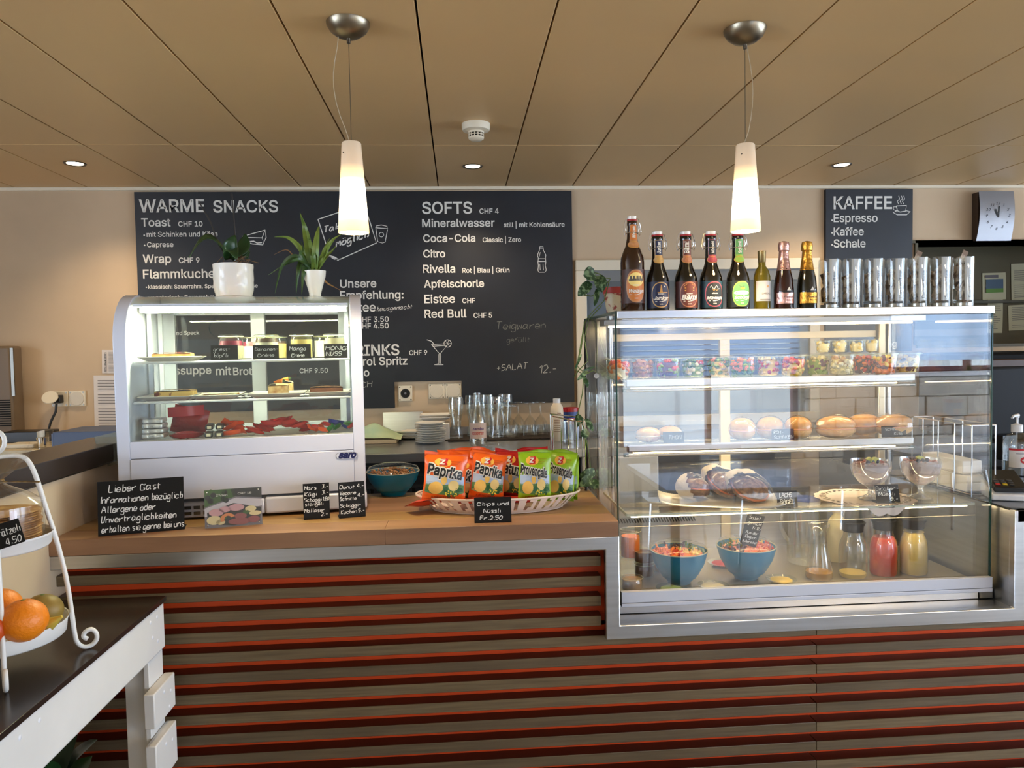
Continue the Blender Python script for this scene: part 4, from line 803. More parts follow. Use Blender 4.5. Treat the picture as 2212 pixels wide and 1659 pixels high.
def bagpx(label, px0, px1, pyb, pyt, Y, M, word, **k):
    p = at((px0 + px1) / 2, pyb, Y); q = at((px0 + px1) / 2, pyt, Y); w_ = (px1 - px0) * Y / FL; return crisp_bag(label, V((p.x, Y, max(p.z, ZC + .004))), w_, q.z - max(p.z, ZC + .004), M, word, **k)
bagpx('orange paprika crisp bag in front at the nut bowl side', 910, 1006, 1082, 979, 2.10, OBG, 'Paprika', rz=.12, roll=.10, seed=1)
bagpx('orange paprika crisp bag tilted behind the front one', 945, 1032, 1078, 984, 2.155, OBG, 'Paprika', rz=-.3, roll=.24, seed=2, bulge=.035)
bagpx('orange crisp bag at the rear showing only its top edge', 944, 1020, 1072, 970, 2.235, OBG, 'Paprika', rz=.0, roll=.02, seed=3, bulge=.03)
bagpx('orange paprika crisp bag upright in the basket middle', 1010, 1088, 1078, 977, 2.13, OBG, 'Paprika', rz=.05, roll=.14, seed=4)
bagpx('orange crisp bag behind the middle one with a peaked corner', 1000, 1055, 1070, 968, 2.215, OBG, 'Paprika', rz=.1, roll=.2, seed=5, bulge=.03)
bagpx('red natural crisp bag between orange and green bags', 1066, 1140, 1078, 972, 2.175, RBG, 'Nature', rz=-.05, roll=.05, seed=6)
bagpx('red crisp bag at the rear behind the green bags', 1132, 1200, 1072, 966, 2.25, RBG, 'Nature', rz=.05, roll=-.12, seed=7, bulge=.03)
bagpx('green provençale crisp bag in front beside the black sign', 1118, 1192, 1082, 974, 2.105, GBG, 'Provençale', rz=-.05, roll=.02, seed=8)
bagpx('green provençale crisp bag partly covered by its neighbour', 1176, 1240, 1080, 974, 2.15, GBG, 'Provençale', rz=-.15, roll=.1, seed=9)
bagpx('green crisp bag turned edge-on at the basket end', 1218, 1252, 1078, 982, 2.19, GBG, 'Provençale', rz=-.9, roll=-.03, seed=10, bulge=.03)
for i, (px, py, rz, lab) in enumerate([(1030, 1078, .35, 'flat orange nut packet lying at the basket front'), (1112, 1077, -.3, 'flat red nut packet lying under the green crisp bag'), (925, 1082, .5, 'orange packet poking out at the basket end')]):
    p = on(px, py, 1.075); t = thing('nut_packet', lab, 'snack bag', (p.x, p.y, 1.072 - (.0 if i < 2 else .0)), rot=(1.25, 0, rz), group='nut packets in the basket')
    packet(MB(), .12, .07, .02, 8).build('packet_body', mat('nut_packet_foil', (214, 70, 40), .3, coat=.2) if i != 1 else RBG, t)
    fn = lambda a, b: ((a - .5) * .12, -.0125, (b - .5) * .07); g = MB(); g.text('NUTS', fn, .2, .5, width=.5, bold=.03, mi=0); g.ell(fn, .6, .35, .2, .1, 1, 12, 1)
    if i < 2: g.build('front_print', [mat('dark_brown_print', (70, 24, 16), .5), BP[3]], t, flat=True)
# ================================================================== things on the rear counter
ZB = 1.0705
def vessel(name, label, pos, prof_, cat='glass', grp=None, parts=(), M=None, n=24):
    if not parts:
        return tag(MB().lathe(prof_, n).build(name, M or GLASSG, loc=pos), label, cat, grp)
    t = thing(name, label, cat, pos, 0, grp); MB().lathe(prof_, n).build('glass_body', M or GLASSG, t)
    for nm, pr_, m_ in parts: MB().lathe(pr_, n).build(nm, m_, t)
    return t
def beerglass(h=.2, r=.034): return [(0, .004), (r * .8, .004), (r * .82, 0), (r * .84, .004), (r * .62, h * .2), (r * .6, h * .34), (r * .82, h * .6), (r * .95, h * .85), (r * .86, h), (r * .82, h), (r * .9, h * .85), (r * .76, h * .6), (r * .54, h * .34), (r * .55, h * .22), (0, h * .16)]
GG = 'tall beer glasses on the draining mat'
for px, yy, lab in [(985, 3.66, 'tall waisted beer glass nearest the plates'), (1022, 3.72, 'tall beer glass behind the labelled bottle'), (1052, 3.74, 'tall beer glass right behind the bottle neck'), (1070, 3.64, 'tall beer glass just past the labelled bottle'), (1092, 3.74, 'tall beer glass beside the wine glasses')]:
    p = at(px, 900, yy); vessel('beer_glass', lab, (p.x, yy, 1.0785), beerglass(.205 if yy > 3.7 else .2, .041), 'glass', GG)
def wine(h=.15, r=.034): return [(r * .95, 0), (r, .002), (r * 1.02, h * .25), (r * .9, h * .42), (r * .35, h * .56), (.004, h * .62), (.0035, h * .9), (.01, h * .97), (r * .92, h * .985), (r * .92, h), (0, h)]
for px, yy, lab, r_ in [(1103, 3.62, 'wide upturned wine glass at the front', .04), (1120, 3.74, 'slim upturned wine glass behind the wide one', .033), (1145, 3.68, 'upturned wine glass in the middle of the row', .034), (1168, 3.7, 'upturned wine glass nearest the milk bottle', .034)]:
    p = at(px, 900, yy); vessel('wine_glass', lab, (p.x, yy, 1.0785), wine(.165 if r_ < .04 else .155, r_), 'glass', 'upturned wine glasses')
p = on(1033, 962, ZB); t = thing('labelled_bottle', 'clear bottle with a pink Zamba Exotic label before the beer glasses', 'bottle', (p.x, p.y, ZB))
R = .039; MB().lathe([(0, .003), (R * .94, .001), (R, .008), (R, .1), (R * .93, .13), (R * .6, .16), (.017, .19), (.016, .215), (.019, .218), (.019, .24), (.015, .24), (.013, .2), (R * .55, .16), (R * .93, .1), (R * .93, .01), (0, .008)], 28).build('glass_body', GLASSG, t)
def cyl(R, off=.0006): return lambda a, b: ((R + off) * math.sin(a / R), -(R + off) * math.cos(a / R), b)
MB().rect(cyl(R), -.05, .05, .035, .105, n=20).build('label', mat('pink_beige_label', (226, 196, 176), .5), t)
g = MB(); fn = cyl(R, .0012); g.text('zamba', fn, -.026, .074, width=.052, bold=.02, sh=.1, mi=0); g.text('EXOTIC', fn, -.027, .053, width=.054, bold=.04, mi=1); g.line([(-.027, .046), (.027, .047)], fn, .0018, 0); g.build('lettering', [mat('purple_print', (84, 40, 110), .5), mat('coral_print', (206, 80, 70), .5)], t, flat=True)
# plates
c = on(930, 957, ZB)
for k in range(9): tag(MB().lathe([(0, 0), (.042, 0), (.046, .003), (.070, .010), (.0705, .0125), (.045, .0065), (0, .005)], 32).build('dessert_plate', CERAM, loc=(c.x + random.uniform(-.003, .003), c.y, ZB + k * .0108)), 'round white dessert plate, %s of the stack' % ['lowest', 'second from the bottom', 'third from the bottom', 'fourth from the bottom', 'middle one', 'fourth from the top', 'third from the top', 'second from the top', 'topmost'][k], 'plate', 'stacked round dessert plates')
for k in range(3):
    cc = V((c.x + .02, c.y + .13 + .012 * k, ZB + .0)); tag(MB().add([(x * .075 * kk, y * .06 * kk, zz) for kk, zz in ((.7, 0), (1, .014), (1, .017), (.84, .008)) for x, y in ((-1, -1), (1, -1), (1, 1), (-1, 1))], [(j * 4 + i, j * 4 + (i + 1) % 4, j * 4 + 4 + (i + 1) % 4, j * 4 + 4 + i) for j in range(3) for i in range(4)] + [(3, 2, 1, 0), (12, 13, 14, 15)]).build('dish', CERAM, loc=(cc.x, cc.y, ZB + .085 + k * .012), bev=.001) if k else MB().b2(-.07, .07, -.05, .05, 0, .085).build('dish_riser', CERAM, loc=(cc.x, cc.y, ZB), bev=.004), ['square white porcelain block under the rectangular dishes', 'rectangular white dish behind the round plates, lower', 'rectangular white dish behind the round plates, upper'][k], 'dish')
for k in range(3):
    cc = on(872, 948, ZB); tag(MB().add([(x * .085 * kk, y * .055 * kk, zz) for kk, zz in ((.7, 0), (1, .014), (1, .017), (.84, .008)) for x, y in ((-1, -1), (1, -1), (1, 1), (-1, 1))], [(j * 4 + i, j * 4 + (i + 1) % 4, j * 4 + 4 + (i + 1) % 4, j * 4 + 4 + i) for j in range(3) for i in range(4)] + [(3, 2, 1, 0), (12, 13, 14, 15)]).build('oblong_dish', CERAM, loc=(cc.x, cc.y, ZB + k * .013), rot=(0, 0, -.2), bev=.001), ['oblong white dish beside the towel, lowest', 'oblong white dish beside the towel, middle', 'oblong white dish beside the towel, on top'][k], 'dish', 'oblong dishes by the towel')
c = on(815, 955, ZB); bd = tag(MB().b2(-.12, .1, -.07, .09, 0, .02).build('cutting_board', mat('pale_wood', (222, 190, 146), .6), loc=(c.x, c.y, ZB), bev=.003), 'pale wooden board under the green towel', 'board')
def tw(u, v): d = .06 * math.exp(-((u - .45) ** 2 + (v - .6) ** 2) * 6); return (-.14 + .26 * u, -.09 + .18 * v, max(.004 if (u > .88 or v < .1) else .022, .024 + d * (1 + .2 * math.sin(9 * u) * math.cos(7 * v)) - .03 * max(0, u - .8)))
tag(MB().grid(tw, 22, 18).build('tea_towel', mat('mint_cloth', (196, 212, 172), .9, c2=(170, 200, 170), var=1, scale=12), loc=(c.x, c.y, ZB)), 'crumpled pale green tea towel over a wooden board', 'towel')
tag(MB().b2(-.1, .1, -.004, .004, 0, .13).build('tray_panel', STEEL, loc=at(870, 900, 3.8) * 1, rot=(-.15, 0, 0)), 'steel tray leaning against the rear wall behind the towel', 'tray').location.z = ZB
p = at(1203, 900, 3.5); t = thing('milk_bottle', 'cream plastic milk bottle with a round white cap', 'bottle', (p.x, 3.5, ZB))
MB().lathe([(0, 0), (.028, 0), (.031, .006), (.031, .14), (.029, .16), (.018, .178), (.016, .185)], 24, sx=1, sy=1).build('bottle_body', mat('milk_cream', (238, 222, 196), .4), t); MB().lathe([(.0175, .18), (.0175, .2), (0, .2)], 24).build('cap', WPLAS, t)
g = MB(); fn = cyl(.031, .0008)
for k in range(7): g.rect(fn, -.018, .014 - .003 * (k % 3), .1 - .009 * k, .103 - .009 * k, 0, 4)
g.text('Soja', fn, -.002, .13, width=.018, bold=.03); g.build('print', mat('sepia_print', (150, 110, 80), .6), t, flat=True)
p = at(1232, 900, 3.6); t = thing('blue_tin', 'small blue tin with a red lid beside the milk bottle', 'tin', (p.x, 3.6, ZB + .0))
MB().lathe([(0, 0), (.042, 0), (.042, .13), (0, .13)], 28).build('tin_body', mat('blue_tin_print', (30, 50, 120), .35, c2=(50, 90, 170), var=1, scale=20), t); MB().lathe([(.044, .13), (.044, .148), (0, .148)], 28).build('lid', mat('red_lid', (170, 20, 30), .3), t); MB().rect(cyl(.042), -.02, .02, .07, .1, n=8).build('label', mat('tin_label', (190, 60, 60), .4), t)
for i, px in enumerate((1228, 1240)): p = at(px, 930, 3.4 + .1 * i); vessel('water_glass', ['small water glass before the blue tin', 'small water glass behind the wire rack'][i], (p.x, 3.4 + .1 * i, ZB), [(0, .006), (.028, .006), (.03, 0), (.032, .1), (.03, .1), (.026, .01), (0, .01)], 'glass', 'small water glasses')
# chrome rack on the worktop end
p = on(1196, 1062, ZC); q = on(1268, 1062, ZC); rk = thing('wire_rack', 'chrome wire rack standing between crisp basket and display case', 'rack', ((p.x + q.x) / 2, 2.405, ZC)); w2 = (q.x - p.x) / 2; hh = .232; d2 = .06
g = MB(); lp = [(-w2, -.02, hh + .012), (w2 * .4, -.04, hh - .005), (w2, -.02, hh - .005), (w2, .04, hh), (-w2, .04, hh + .014), (-w2, -.02, hh + .012)]; g.tube(lp, .0022, 6); g.build('top_rail', CHROME, rk)
for x, y, zt in [(-w2, -.02, hh + .012), (w2 * .4, -.04, hh - .005), (w2, .04, hh), (-w2, .04, hh + .014), (-w2 * .5, -.028, hh + .005), (-w2 * .1, -.035, hh), (w2, -.02, hh - .005)]: MB().tube([(x, y, zt), (x, y, 0)], .002, 6).build('upright', CHROME, rk)
g = MB(); g.tube([(x, y, .008) for x, y, z in lp], .002, 6); g.build('base_rail', CHROME, rk); MB().lathe([(0, -.0), (.005, 0), (.005, .012), (0, .012)], 8).build('foot', BPLAS, rk, (w2, -.02, 0))
# ================================================================== built-in glass display case
XL, XR, YF, YB, ZT = .432, 1.510, 2.03, 2.55, 1.603
dc = thing('display_case', 'tall rectangular glass display case of salads sandwiches and juices', 'display case', (0, 0, 0))
MB().b2(XL, XR, 2.018, 2.04, 1.581, ZT).build('top_rail', STEEL, dc, bev=.0015); MB().b2(XL, XR, 2.04, YB + .01, 1.597, ZT).build('top_glass', GLASS, dc)
MB().b2(XL + .001, XR - .001, YF, YF + .006, .80, 1.583).build('front_glass', GLASSF, dc)
for x in (XL, XR - .006): MB().b2(x, x + .006, YF + .007, YB, .80, 1.596).build('side_glass', GLASS, dc)
for x in (XL - .003, XR): MB().b2(x, x + .003, YF - .002, YF + .006, .79, 1.6).build('glass_edge', GEDGE, dc)
MB().b2(XL - .001, XL + .004, YF, YB, 1.596, 1.6035).build('edge_strip', GEDGE, dc)
MB().b2(XL + .002, XR - .002, 2.012, 2.029, .787, .797).b2(XL + .002, XR - .002, 2.013, 2.029, .7985, .829).build('bottom_rail', WENAM, dc, bev=.001)
MB().b2(XL, XR - .03, 2.034, 2.5, .762, .7865).build('plinth', STEEL, dc); MB().b2(XR - .028, XR + .012, 2.03, 2.08, .762, .79).build('rubber_foot', STEELD, dc, bev=.002)
MB().b2(XL + .006, XR - .006, 2.045, YB, .787, .80).build('deck', mat('deck_steel', (176, 168, 150), .35, .8), dc)
MB().b2(XL + .0, XL + .036, 2.53, YB + .02, .8, 1.597).build('rear_post', STEELD, dc, bev=.004); MB().b2(XL + .037, XL + .075, 2.535, YB + .01, .8, 1.597).build('rear_post', STEEL, dc, bev=.004); MB().tube([(XL + .085, 2.52, .8), (XL + .085, 2.52, 1.597)], .006, 10).build('rear_tube', CHROME, dc)
MB().tube([(XL + .03, 2.5, 1.41), (XL + .03, 2.53, 1.41)], .009, 12).build('lock_knob', CHROME, dc)
MB().b2(XR - .045, XR - .02, 2.525, YB, .8, 1.597).build('rear_post', mat('champagne_metal', (206, 190, 160), .3, .9), dc, bev=.003); MB().b2(XR - .012, XR, 2.525, YB, .8, 1.597).build('rear_post', STEEL, dc, bev=.003)
g = MB(); xc = .917; g.b2(XL + .09, XR - .05, 2.536, 2.548, 1.525, 1.548).b2(xc - .017, xc + .017, 2.53, 2.548, .83, 1.525).b2(XL + .09, XR - .05, 2.536, 2.548, .95, .965); g.build('rear_door_frame', CREAM, dc, bev=.001)
MB().b2(XL + .09, XR - .05, 2.541, 2.545, .965, 1.525).build('rear_door', GLASS, dc)
g = MB(); g.b2(XL + .04, XR - .05, 2.536, 2.546, .80, .915)
g.build('rear_panel', STEEL, dc)
for k in range(34): MB().box((XL + .06 + k * .0095, 2.533, .905), (.0035, .003, .016), (0, -.4, 0)).build('slot', DARK, dc)
MB().b2(XL + .02, XR - .02, 2.3, 2.38, 1.572, 1.59).build('lamp_housing', STEEL, dc, bev=.002)
CW = (1.0, .84, .58)
MB().b2(XL + .04, XR - .05, 2.325, 2.34, 1.566, 1.572).build('light_strip', mat('warm_strip', (255, 226, 170), emit=16), dc)
MB().b2(XR - .4, XR - .1, 2.326, 2.33, 1.565, 1.572).build('lamp_end', CREAM, dc)
for zt, x0, x1 in ((1.397, XL + .095, XR - .008), (1.187, XL + .10, XR - .012)):
    MB().b2(x0 + .01, x1, 2.375, 2.379, zt - .019, zt + .002).build('shelf_rail', STEEL, dc, bev=.001); MB().b2(x0 + .01, x1, 2.379, 2.528, zt - .004, zt - .0005).build('shelf_glass', GLASS, dc)
    MB().tube([(x0, 2.385, zt - .033), (x1 + .004, 2.385, zt - .033)], .0055, 10).build('shelf_tube', STEEL, dc); MB().b2(x1 - .012, x1 + .007, 2.38, 2.39, zt - .038, zt - .027).b2(x0 - .006, x0 + .01, 2.38, 2.39, zt - .038, zt - .027).build('glass_tip', GEDGE, dc)
    MB().b2(x0 + .03, x1 - .05, 2.395, 2.405, zt - .03, zt - .024).build('light_strip', MATS['warm_strip'], dc)
    MB().b2(x0 + .01, x1, 2.385, 2.41, zt - .024, zt - .0045).build('strip_channel', STEELD, dc)
ZG = 1.03
MB().b2(.48, XR - .03, 2.084, 2.09, ZG - .0105, ZG - .0065).build('light_strip', MATS['warm_strip'], dc)  # strip added behind the low shelf edge to brighten the deck
MB().b2(.467, XR - .01, 2.08, 2.42, ZG - .006, ZG).build('low_shelf_glass', GLASS, dc); MB().b2(.467, XR - .01, 2.078, 2.082, ZG - .006, ZG).build('low_shelf_edge', mat('glass_edge_light', (206, 214, 200), .15), dc)
MB().tube([(.467, 2.078, ZG - .036), (XR - .01, 2.078, ZG - .036)], .0012, 6).build('wire_line', CREAM, dc); MB().b2(.466, .47, 2.08, 2.084, .8, ZG).build('shelf_support', GLASS, dc); MB().b2(.465, .469, 2.084, 2.42, ZG - .007, ZG + .001).build('side_edge', MATS['glass_edge_light'], dc)
# salad jars
SM = {k: mat('food_' + k, c, .45) for k, c in dict(pink=(206, 150, 126), tan=(190, 150, 112), green=(142, 170, 74), leaf=(84, 120, 50), red=(206, 60, 40), orange=(240, 130, 56), white=(236, 228, 204), yellow=(240, 206, 96), noodle=(230, 214, 160), purple=(104, 50, 76), brown=(120, 76, 48), dark=(72, 30, 36)).items()}
def salad(label, px, cols, Y=None, Z=1.397, r=.0435, h=.074, n=72, base=None, grp='salad jars on the upper shelf'):
    Y = Y or (2.425, 2.482)[(px // 47) % 2]; p = at(px, 800, Y); rd = random.Random(int(px * 7)); t = thing('salad_jar', label, 'jar', (p.x, Y, Z), 0, grp)
    MB().lathe([(0, .001), (r * .78, .001), (r * .84, .006), (r * .97, h * .86), (r * .97, h * .9), (r * 1.06, h * .91), (r * 1.06, h * .93)], 22).build('jar_body', JARL, t)
    MB().lathe([(r * 1.08, h * .93), (r * 1.08, h * .965), (r * .95, h), (0, h)], 22).build('lid', JARL, t); MB().lathe([(r * 1.07, h * .915), (r * 1.1, h * .922), (r * 1.07, h * .93)], 22).build('rubber_seal', MATS['seal_tint'], t)
    MB().lathe([(0, .003), (r * .62, .004), (r * .7, h * .5), (r * .68, h * .72), (0, h * .74)], 16).build('filling', SM[base or cols[0]], t); g = MB()
    for k in range(n):
        a = rd.uniform(0, 6.28); z = rd.uniform(.008, h * .82); rr = (r * (.76 + .2 * z / h) - .0085) * (1 if z < h * .72 else math.sqrt(rd.random()))
        g.blob((rr * math.cos(a), rr * math.sin(a), z), rd.uniform(.006, .0115), 6, 4, mi=min(len(cols) - 1, int(len(cols) * (z / h * .9 + rd.uniform(-.25, .25)))) if z < 9 else 0, sc=(1, rd.uniform(.5, 1), rd.uniform(.4, 1)), rot=(rd.random() * 3, rd.random() * 3, 0))
    g.m = [max(0, q) for q in g.m]; o = g.build('salad_pieces', [SM[c] for c in cols], t); o['kind'] = 'stuff'
    return t
for a in [(1336, ['white', 'orange', 'red'], 'salad jar half hidden by the case corner with red pieces'), (1388, ['tan', 'pink', 'pink'], 'salad jar filled with pink-brown sausage strips'), (1443, ['purple', 'green', 'red', 'green'], 'salad jar with purple cabbage and red pepper'), (1497, ['green', 'white', 'leaf', 'red'], 'salad jar of green leaves with white cheese'), (1552, ['yellow', 'green', 'leaf', 'orange'], 'salad jar with lettuce under grated carrot'), (1604, ['leaf', 'green', 'orange', 'orange'], 'salad jar topped with orange carrot strips'),
    (1660, ['yellow', 'red', 'white', 'white'], 'salad jar crowned with pale round egg slices'), (1713, ['yellow', 'orange', 'red', 'orange'], 'salad jar full of salmon-red pieces'), (1766, ['green', 'purple', 'noodle', 'noodle'], 'noodle salad jar with red beans'), (1818, ['noodle', 'white', 'tan'], 'pale cereal jar beside the noodle salad'), (1866, ['dark', 'red', 'orange', 'red'], 'dark red compote jar beside the fruit jars'), (1910, ['orange', 'purple', 'yellow', 'yellow'], 'fruit jar with yellow pineapple over grapes'), (1960, ['yellow', 'dark', 'white', 'yellow'], 'fruit jar with pale apple cubes at the shelf end')]: salad(a[2], a[0], a[1])
for i, px in enumerate((1778, 1814, 1850, 1882)): salad(['small stacked pot of cereal nearest the egg salad side', 'small stacked cereal pot second from the egg salad side', 'small stacked cereal pot third along', 'small stacked cereal pot nearest the fruit jars'][i], px, ['noodle', 'yellow', 'white'], 2.482, 1.4715, .026, .045, 16, grp='small stacked cereal pots')
# sandwiches
BRD = mat('golden_crust', (232, 186, 116), .6, c2=(204, 138, 66), var=1, scale=26); BRB = mat('brown_crust', (166, 92, 50), .5, c2=(226, 180, 120), var=1, scale=20, contrast=(.5, .62)); SEED = mat('seeded_bread', (178, 130, 84), .7, c2=(98, 62, 36), var=1, scale=90, bump=.4, bscale=90)
def roll_(label, px, Y, Z, L, d, h, M, rz=0, fill='pink', grp='wrapped sandwiches on the middle shelf', ry=0):
    p = at(px, 900, Y); t = thing('wrapped_sandwich', label, 'sandwich', (p.x, Y, Z), rot=(0, ry, rz), group=grp)
    MB().blob((0, 0, h * .36), 1, 18, 10, sc=(L / 2, d / 2, h * .36)).build('lower_bread', M, t); MB().blob((0, 0, h * .44), 1, 18, 6, sc=(L / 2 * 1.02, d / 2 * 1.04, h * .1), jit=.03).build('filling', SM[fill], t); MB().blob((0, .0, h * .62), 1, 20, 10, sc=(L / 2 * .98, d / 2 * .97, h * .38)).build('upper_bread', M, t)
    f = MB().blob((0, 0, h * .53), 1, 16, 9, sc=(L / 2 * 1.1, d / 2 * 1.12, h * .53), jit=.05); f.v = [(x, y, max(z, .001)) for x, y, z in f.v]; f.build('film_wrapper', FILM, t, ang=20); return t
for a in [(1603, 2.43, .085, .1, 'golden wrapped roll nearest the door post on the middle shelf'), (1663, 2.44, .088, .1, 'golden wrapped roll behind the Rohschinken sign'), (1724, 2.43, .088, -.1, 'golden wrapped roll past the Rohschinken sign')]: roll_(a[4], a[0], a[1], 1.188, a[2], .078, .074, BRD, a[3])
for a in [(1805, 2.42, .13, -.15, 'long golden wrapped roll in front beside the steel shelf end'), (1866, 2.47, .12, .1, 'golden wrapped roll behind the long front roll'), (1930, 2.435, .125, -.1, 'golden wrapped roll behind the Schinken sign')]: roll_(a[4], a[0], a[1], 1.188, a[2], .08, .074, BRD, a[3])
for a in [(1400, 2.42, 'dark wrapped pretzel roll nearest the glass corner'), (1446, 2.44, 'dark wrapped pretzel roll behind the Thon sign')]: roll_(a[2], a[0], a[1], 1.19, .085, .065, .05, BRB, .2, 'white')
def splate(label, px, Y, Z, w_, d_): p = at(px, 900, Y); return tag(MB().add([(x * w_ / 2 * k, y * d_ / 2 * k, zz) for k, zz in ((.8, 0), (1, .004), (1, .006), (.9, .003)) for x, y in ((-1, -1), (1, -1), (1, 1), (-1, 1))], [(j * 4 + i, j * 4 + (i + 1) % 4, j * 4 + 4 + (i + 1) % 4, j * 4 + 4 + i) for j in range(3) for i in range(4)] + [(3, 2, 1, 0), (12, 13, 14, 15)]).build('serving_plate', CERAM, loc=(p.x, Y, Z)), label, 'plate')
for px, Y, ln, lab, ww in [(1433, 2.395, [('THON', .25, .85, .35, .35)], 'black price sign Thon before the pretzel rolls', .07), (1668, 2.395, [('ROH-', .08, .5, .58, .28), ('SCHINKEN', .08, .95, .15, .28)], 'black price sign Rohschinken before the golden rolls', .075), (1905, 2.395, [('SCHINKEN', .15, .9, .6, .24), ('KÄSE', .5, .85, .2, .24)], 'black price sign Schinken Käse at the shelf end', .085)]:
    p = at(px, 950, Y); card(lab, V((p.x, Y, 1.189)), ww, .036, ln, 0, .1, wt=1.0, foot=False)
# lower glass shelf: bagels and coupes
c = on(1560, 1096, ZG); c.z = ZG + .0005
tg = tag(MB().grid(lambda u, v: ((u - .5) * .33 + .03 * (v - .5), (v - .5) * .15 - .10 * (u - .5), .004 + .010 * abs(2 * v - 1) ** 4 + .012 * abs(2 * u - 1) ** 6), 14, 8).build('bagel_platter', CERAM, loc=(c.x, c.y + .03, c.z)), 'long white platter carrying the wrapped bagels', 'platter'); tg.modifiers.new('solid', 'SOLIDIFY').thickness = .003
def bagel(label, px, py, Y, r, rz, tilt, z):
    p = at(px, py, Y); t = thing('wrapped_bagel', label, 'sandwich', (p.x, Y, z), rot=(tilt[0], tilt[1], rz), group='paper wrapped salmon bagels')
    MB().blob((0, 0, .02), 1, 20, 10, sc=(r, r * .8, .021)).build('lower_bread', SEED, t); MB().blob((0, 0, .027), 1, 18, 6, sc=(r * 1.02, r * .82, .006), jit=.04).build('filling', SM['orange'], t); MB().blob((0, 0, .036), 1, 20, 10, sc=(r * .97, r * .78, .02)).build('upper_bread', SEED, t)
    w = MB().blob((-.006, 0, .03), 1, 36, 20, sc=(r * 1.24, r * 1.02, .043)); dv = V((.55, -.75, .36)).normalized()
    w.v = [(x * (1 + .05 * math.sin(5 * y / r + 40 * z)), y * (1 + .04 * math.sin(7 * x / r)), z + .003 * math.sin(6 * x / r + 5 * y / r)) for x, y, z in w.v]
    w.f = [q for q in w.f if V((sum(w.v[i][0] for i in q) / 4 / r, sum(w.v[i][1] for i in q) / 4 / r, (sum(w.v[i][2] for i in q) / 4 - .03) / .045)).normalized().dot(dv) < -.02 + .05 * math.sin(w.v[q[0]][2] * 90)]; w.m = w.m[:len(w.f)]
    w.build('paper_wrap', mat('waxed_paper', (214, 202, 184), .6, var=.08, scale=30, bump=.4, bscale=50), t); f = MB().blob((.005, 0, .03), 1, 14, 8, sc=(r * 1.16, r * .98, .040), jit=.03); f.build('film_window', FILM, t, ang=20)
bagel('paper wrapped seeded bagel lowest on the platter', 1500, 1075, 2.23, .048, .3, (.0, .15), ZG + .014); bagel('paper wrapped bagel in the middle leaning high', 1552, 1060, 2.24, .054, -.5, (.3, .6), ZG + .03); bagel('paper wrapped bagel in front with a clear window', 1612, 1070, 2.2, .058, -.5, (.5, .45), ZG + .022)
p = on(1680, 1097, ZG); card('tilted black sign Lachs Bagel beside the platter', p + V((0, 0, .001)), .06, .046, [('LACHS', .12, .72, .62, .27), ('BAGEL', .14, .82, .22, .27)], 0, .15, wt=1.2, roll=-.0, foot=True)
dl = on(1925, 1096, ZG); g = MB(); n_ = 72
for k in range(n_):
    for j, (ra, rb) in enumerate([(0, .78), (.78, .84), (.84, .92), (.92, 1)]):
        a0, a1 = 2 * math.pi * k / n_, 2 * math.pi * (k + 1) / n_; sc_ = 1 + .05 * abs(math.sin(8 * a0)) if j == 3 else 1; sc2 = 1 + .05 * abs(math.sin(8 * a1)) if j == 3 else 1
        if j in (1, 2) and (k + j) % 2: continue
        g.add([(ra * .5 * math.cos(a0), ra * math.sin(a0), 0), (rb * sc_ * .5 * math.cos(a0), rb * sc_ * math.sin(a0), 0), (rb * sc2 * .5 * math.cos(a1), rb * sc2 * math.sin(a1), 0), (ra * .5 * math.cos(a1), ra * math.sin(a1), 0)], [(0, 1, 2, 3)])
g.v = [(x * .28, max(y * .135, -.122), .0015 if y * .135 > -.12 else .0015 - (-.12 - y * .135) * 1.6) for x, y, z in g.v]; o = tag(g.build('lace_doily', mat('doily_paper', (232, 220, 214), .8), loc=(dl.x, 2.2, ZG)), 'oval white lace paper doily under the two glass coupes', 'doily')
def coupe(label, px, seed):
    rd = random.Random(seed); p = at(px, 1095, 2.165); t = thing('dessert_coupe', label, 'dessert glass', (p.x, 2.165, ZG + .002), 0, 'glass coupes of muesli'); R = .06
    MB().lathe([(0, .003), (.034, .001), (.036, .004), (.02, .01), (.009, .018), (.008, .03), (.012, .038), (.034, .052), (.052, .075), (.058, .1), (.059, .118)], 32, wob=lambda a, z: 1 + (.04 * math.sin(4 * a) if z > .11 else 0)).build('glass_coupe', GLASSC, t)
    MB().lathe([(0, .04), (.012, .041), (.033, .055), (.05, .077), (.0555, .1), (.05, .108), (0, .112)], 32, wob=lambda a, z: 1 - .02 * abs(math.sin(12 * a))).build('muesli_cream', mat('berry_muesli', (176, 136, 142), .5, c2=(146, 106, 116), var=1, scale=60), t); g = MB()
    for k in range(30): a = rd.uniform(0, 6.28); q = .046 * math.sqrt(rd.random()); g.blob((q * math.cos(a), q * math.sin(a), .111), rd.uniform(.003, .006), 5, 3, jit=.2)
    o = g.build('muesli_flakes', mat('pinkish_flake', (190, 120, 106), .7), t); o['kind'] = 'stuff'
    for k in range(2 if seed == 1 else 1): MB().prism(arc(0, 0, .02, 0, 180, 8), EXZ, -.004, .004).build('apple_slice', mat('green_apple', (206, 206, 96), .4), t, (-.012 + .016 * k, -.01, .11), (.2, .9 - .6 * k, .4))
    for k in range(3): MB().blob((-.022 + .018 * k, -.022 + .006 * k, .116), .0065, 10, 7).build('blueberry', mat('blueberry_skin', (40, 36, 60), .4), t)
coupe('glass coupe of pink muesli nearer the bagel sign', 1881, 1); coupe('glass coupe of pink muesli at the far end of the doily', 1988, 2)
p = on(1916, 1097, ZG); card('small black sign Bircher Müesli between the coupes', V((p.x, 2.105, ZG + .003)), .07, .052, [('Bircher-', .02, .98, .7, .2), ('Müesli', .12, .8, .4, .2), ('8.-', .6, .9, .12, .18)], -.05, .25, wt=1.3)
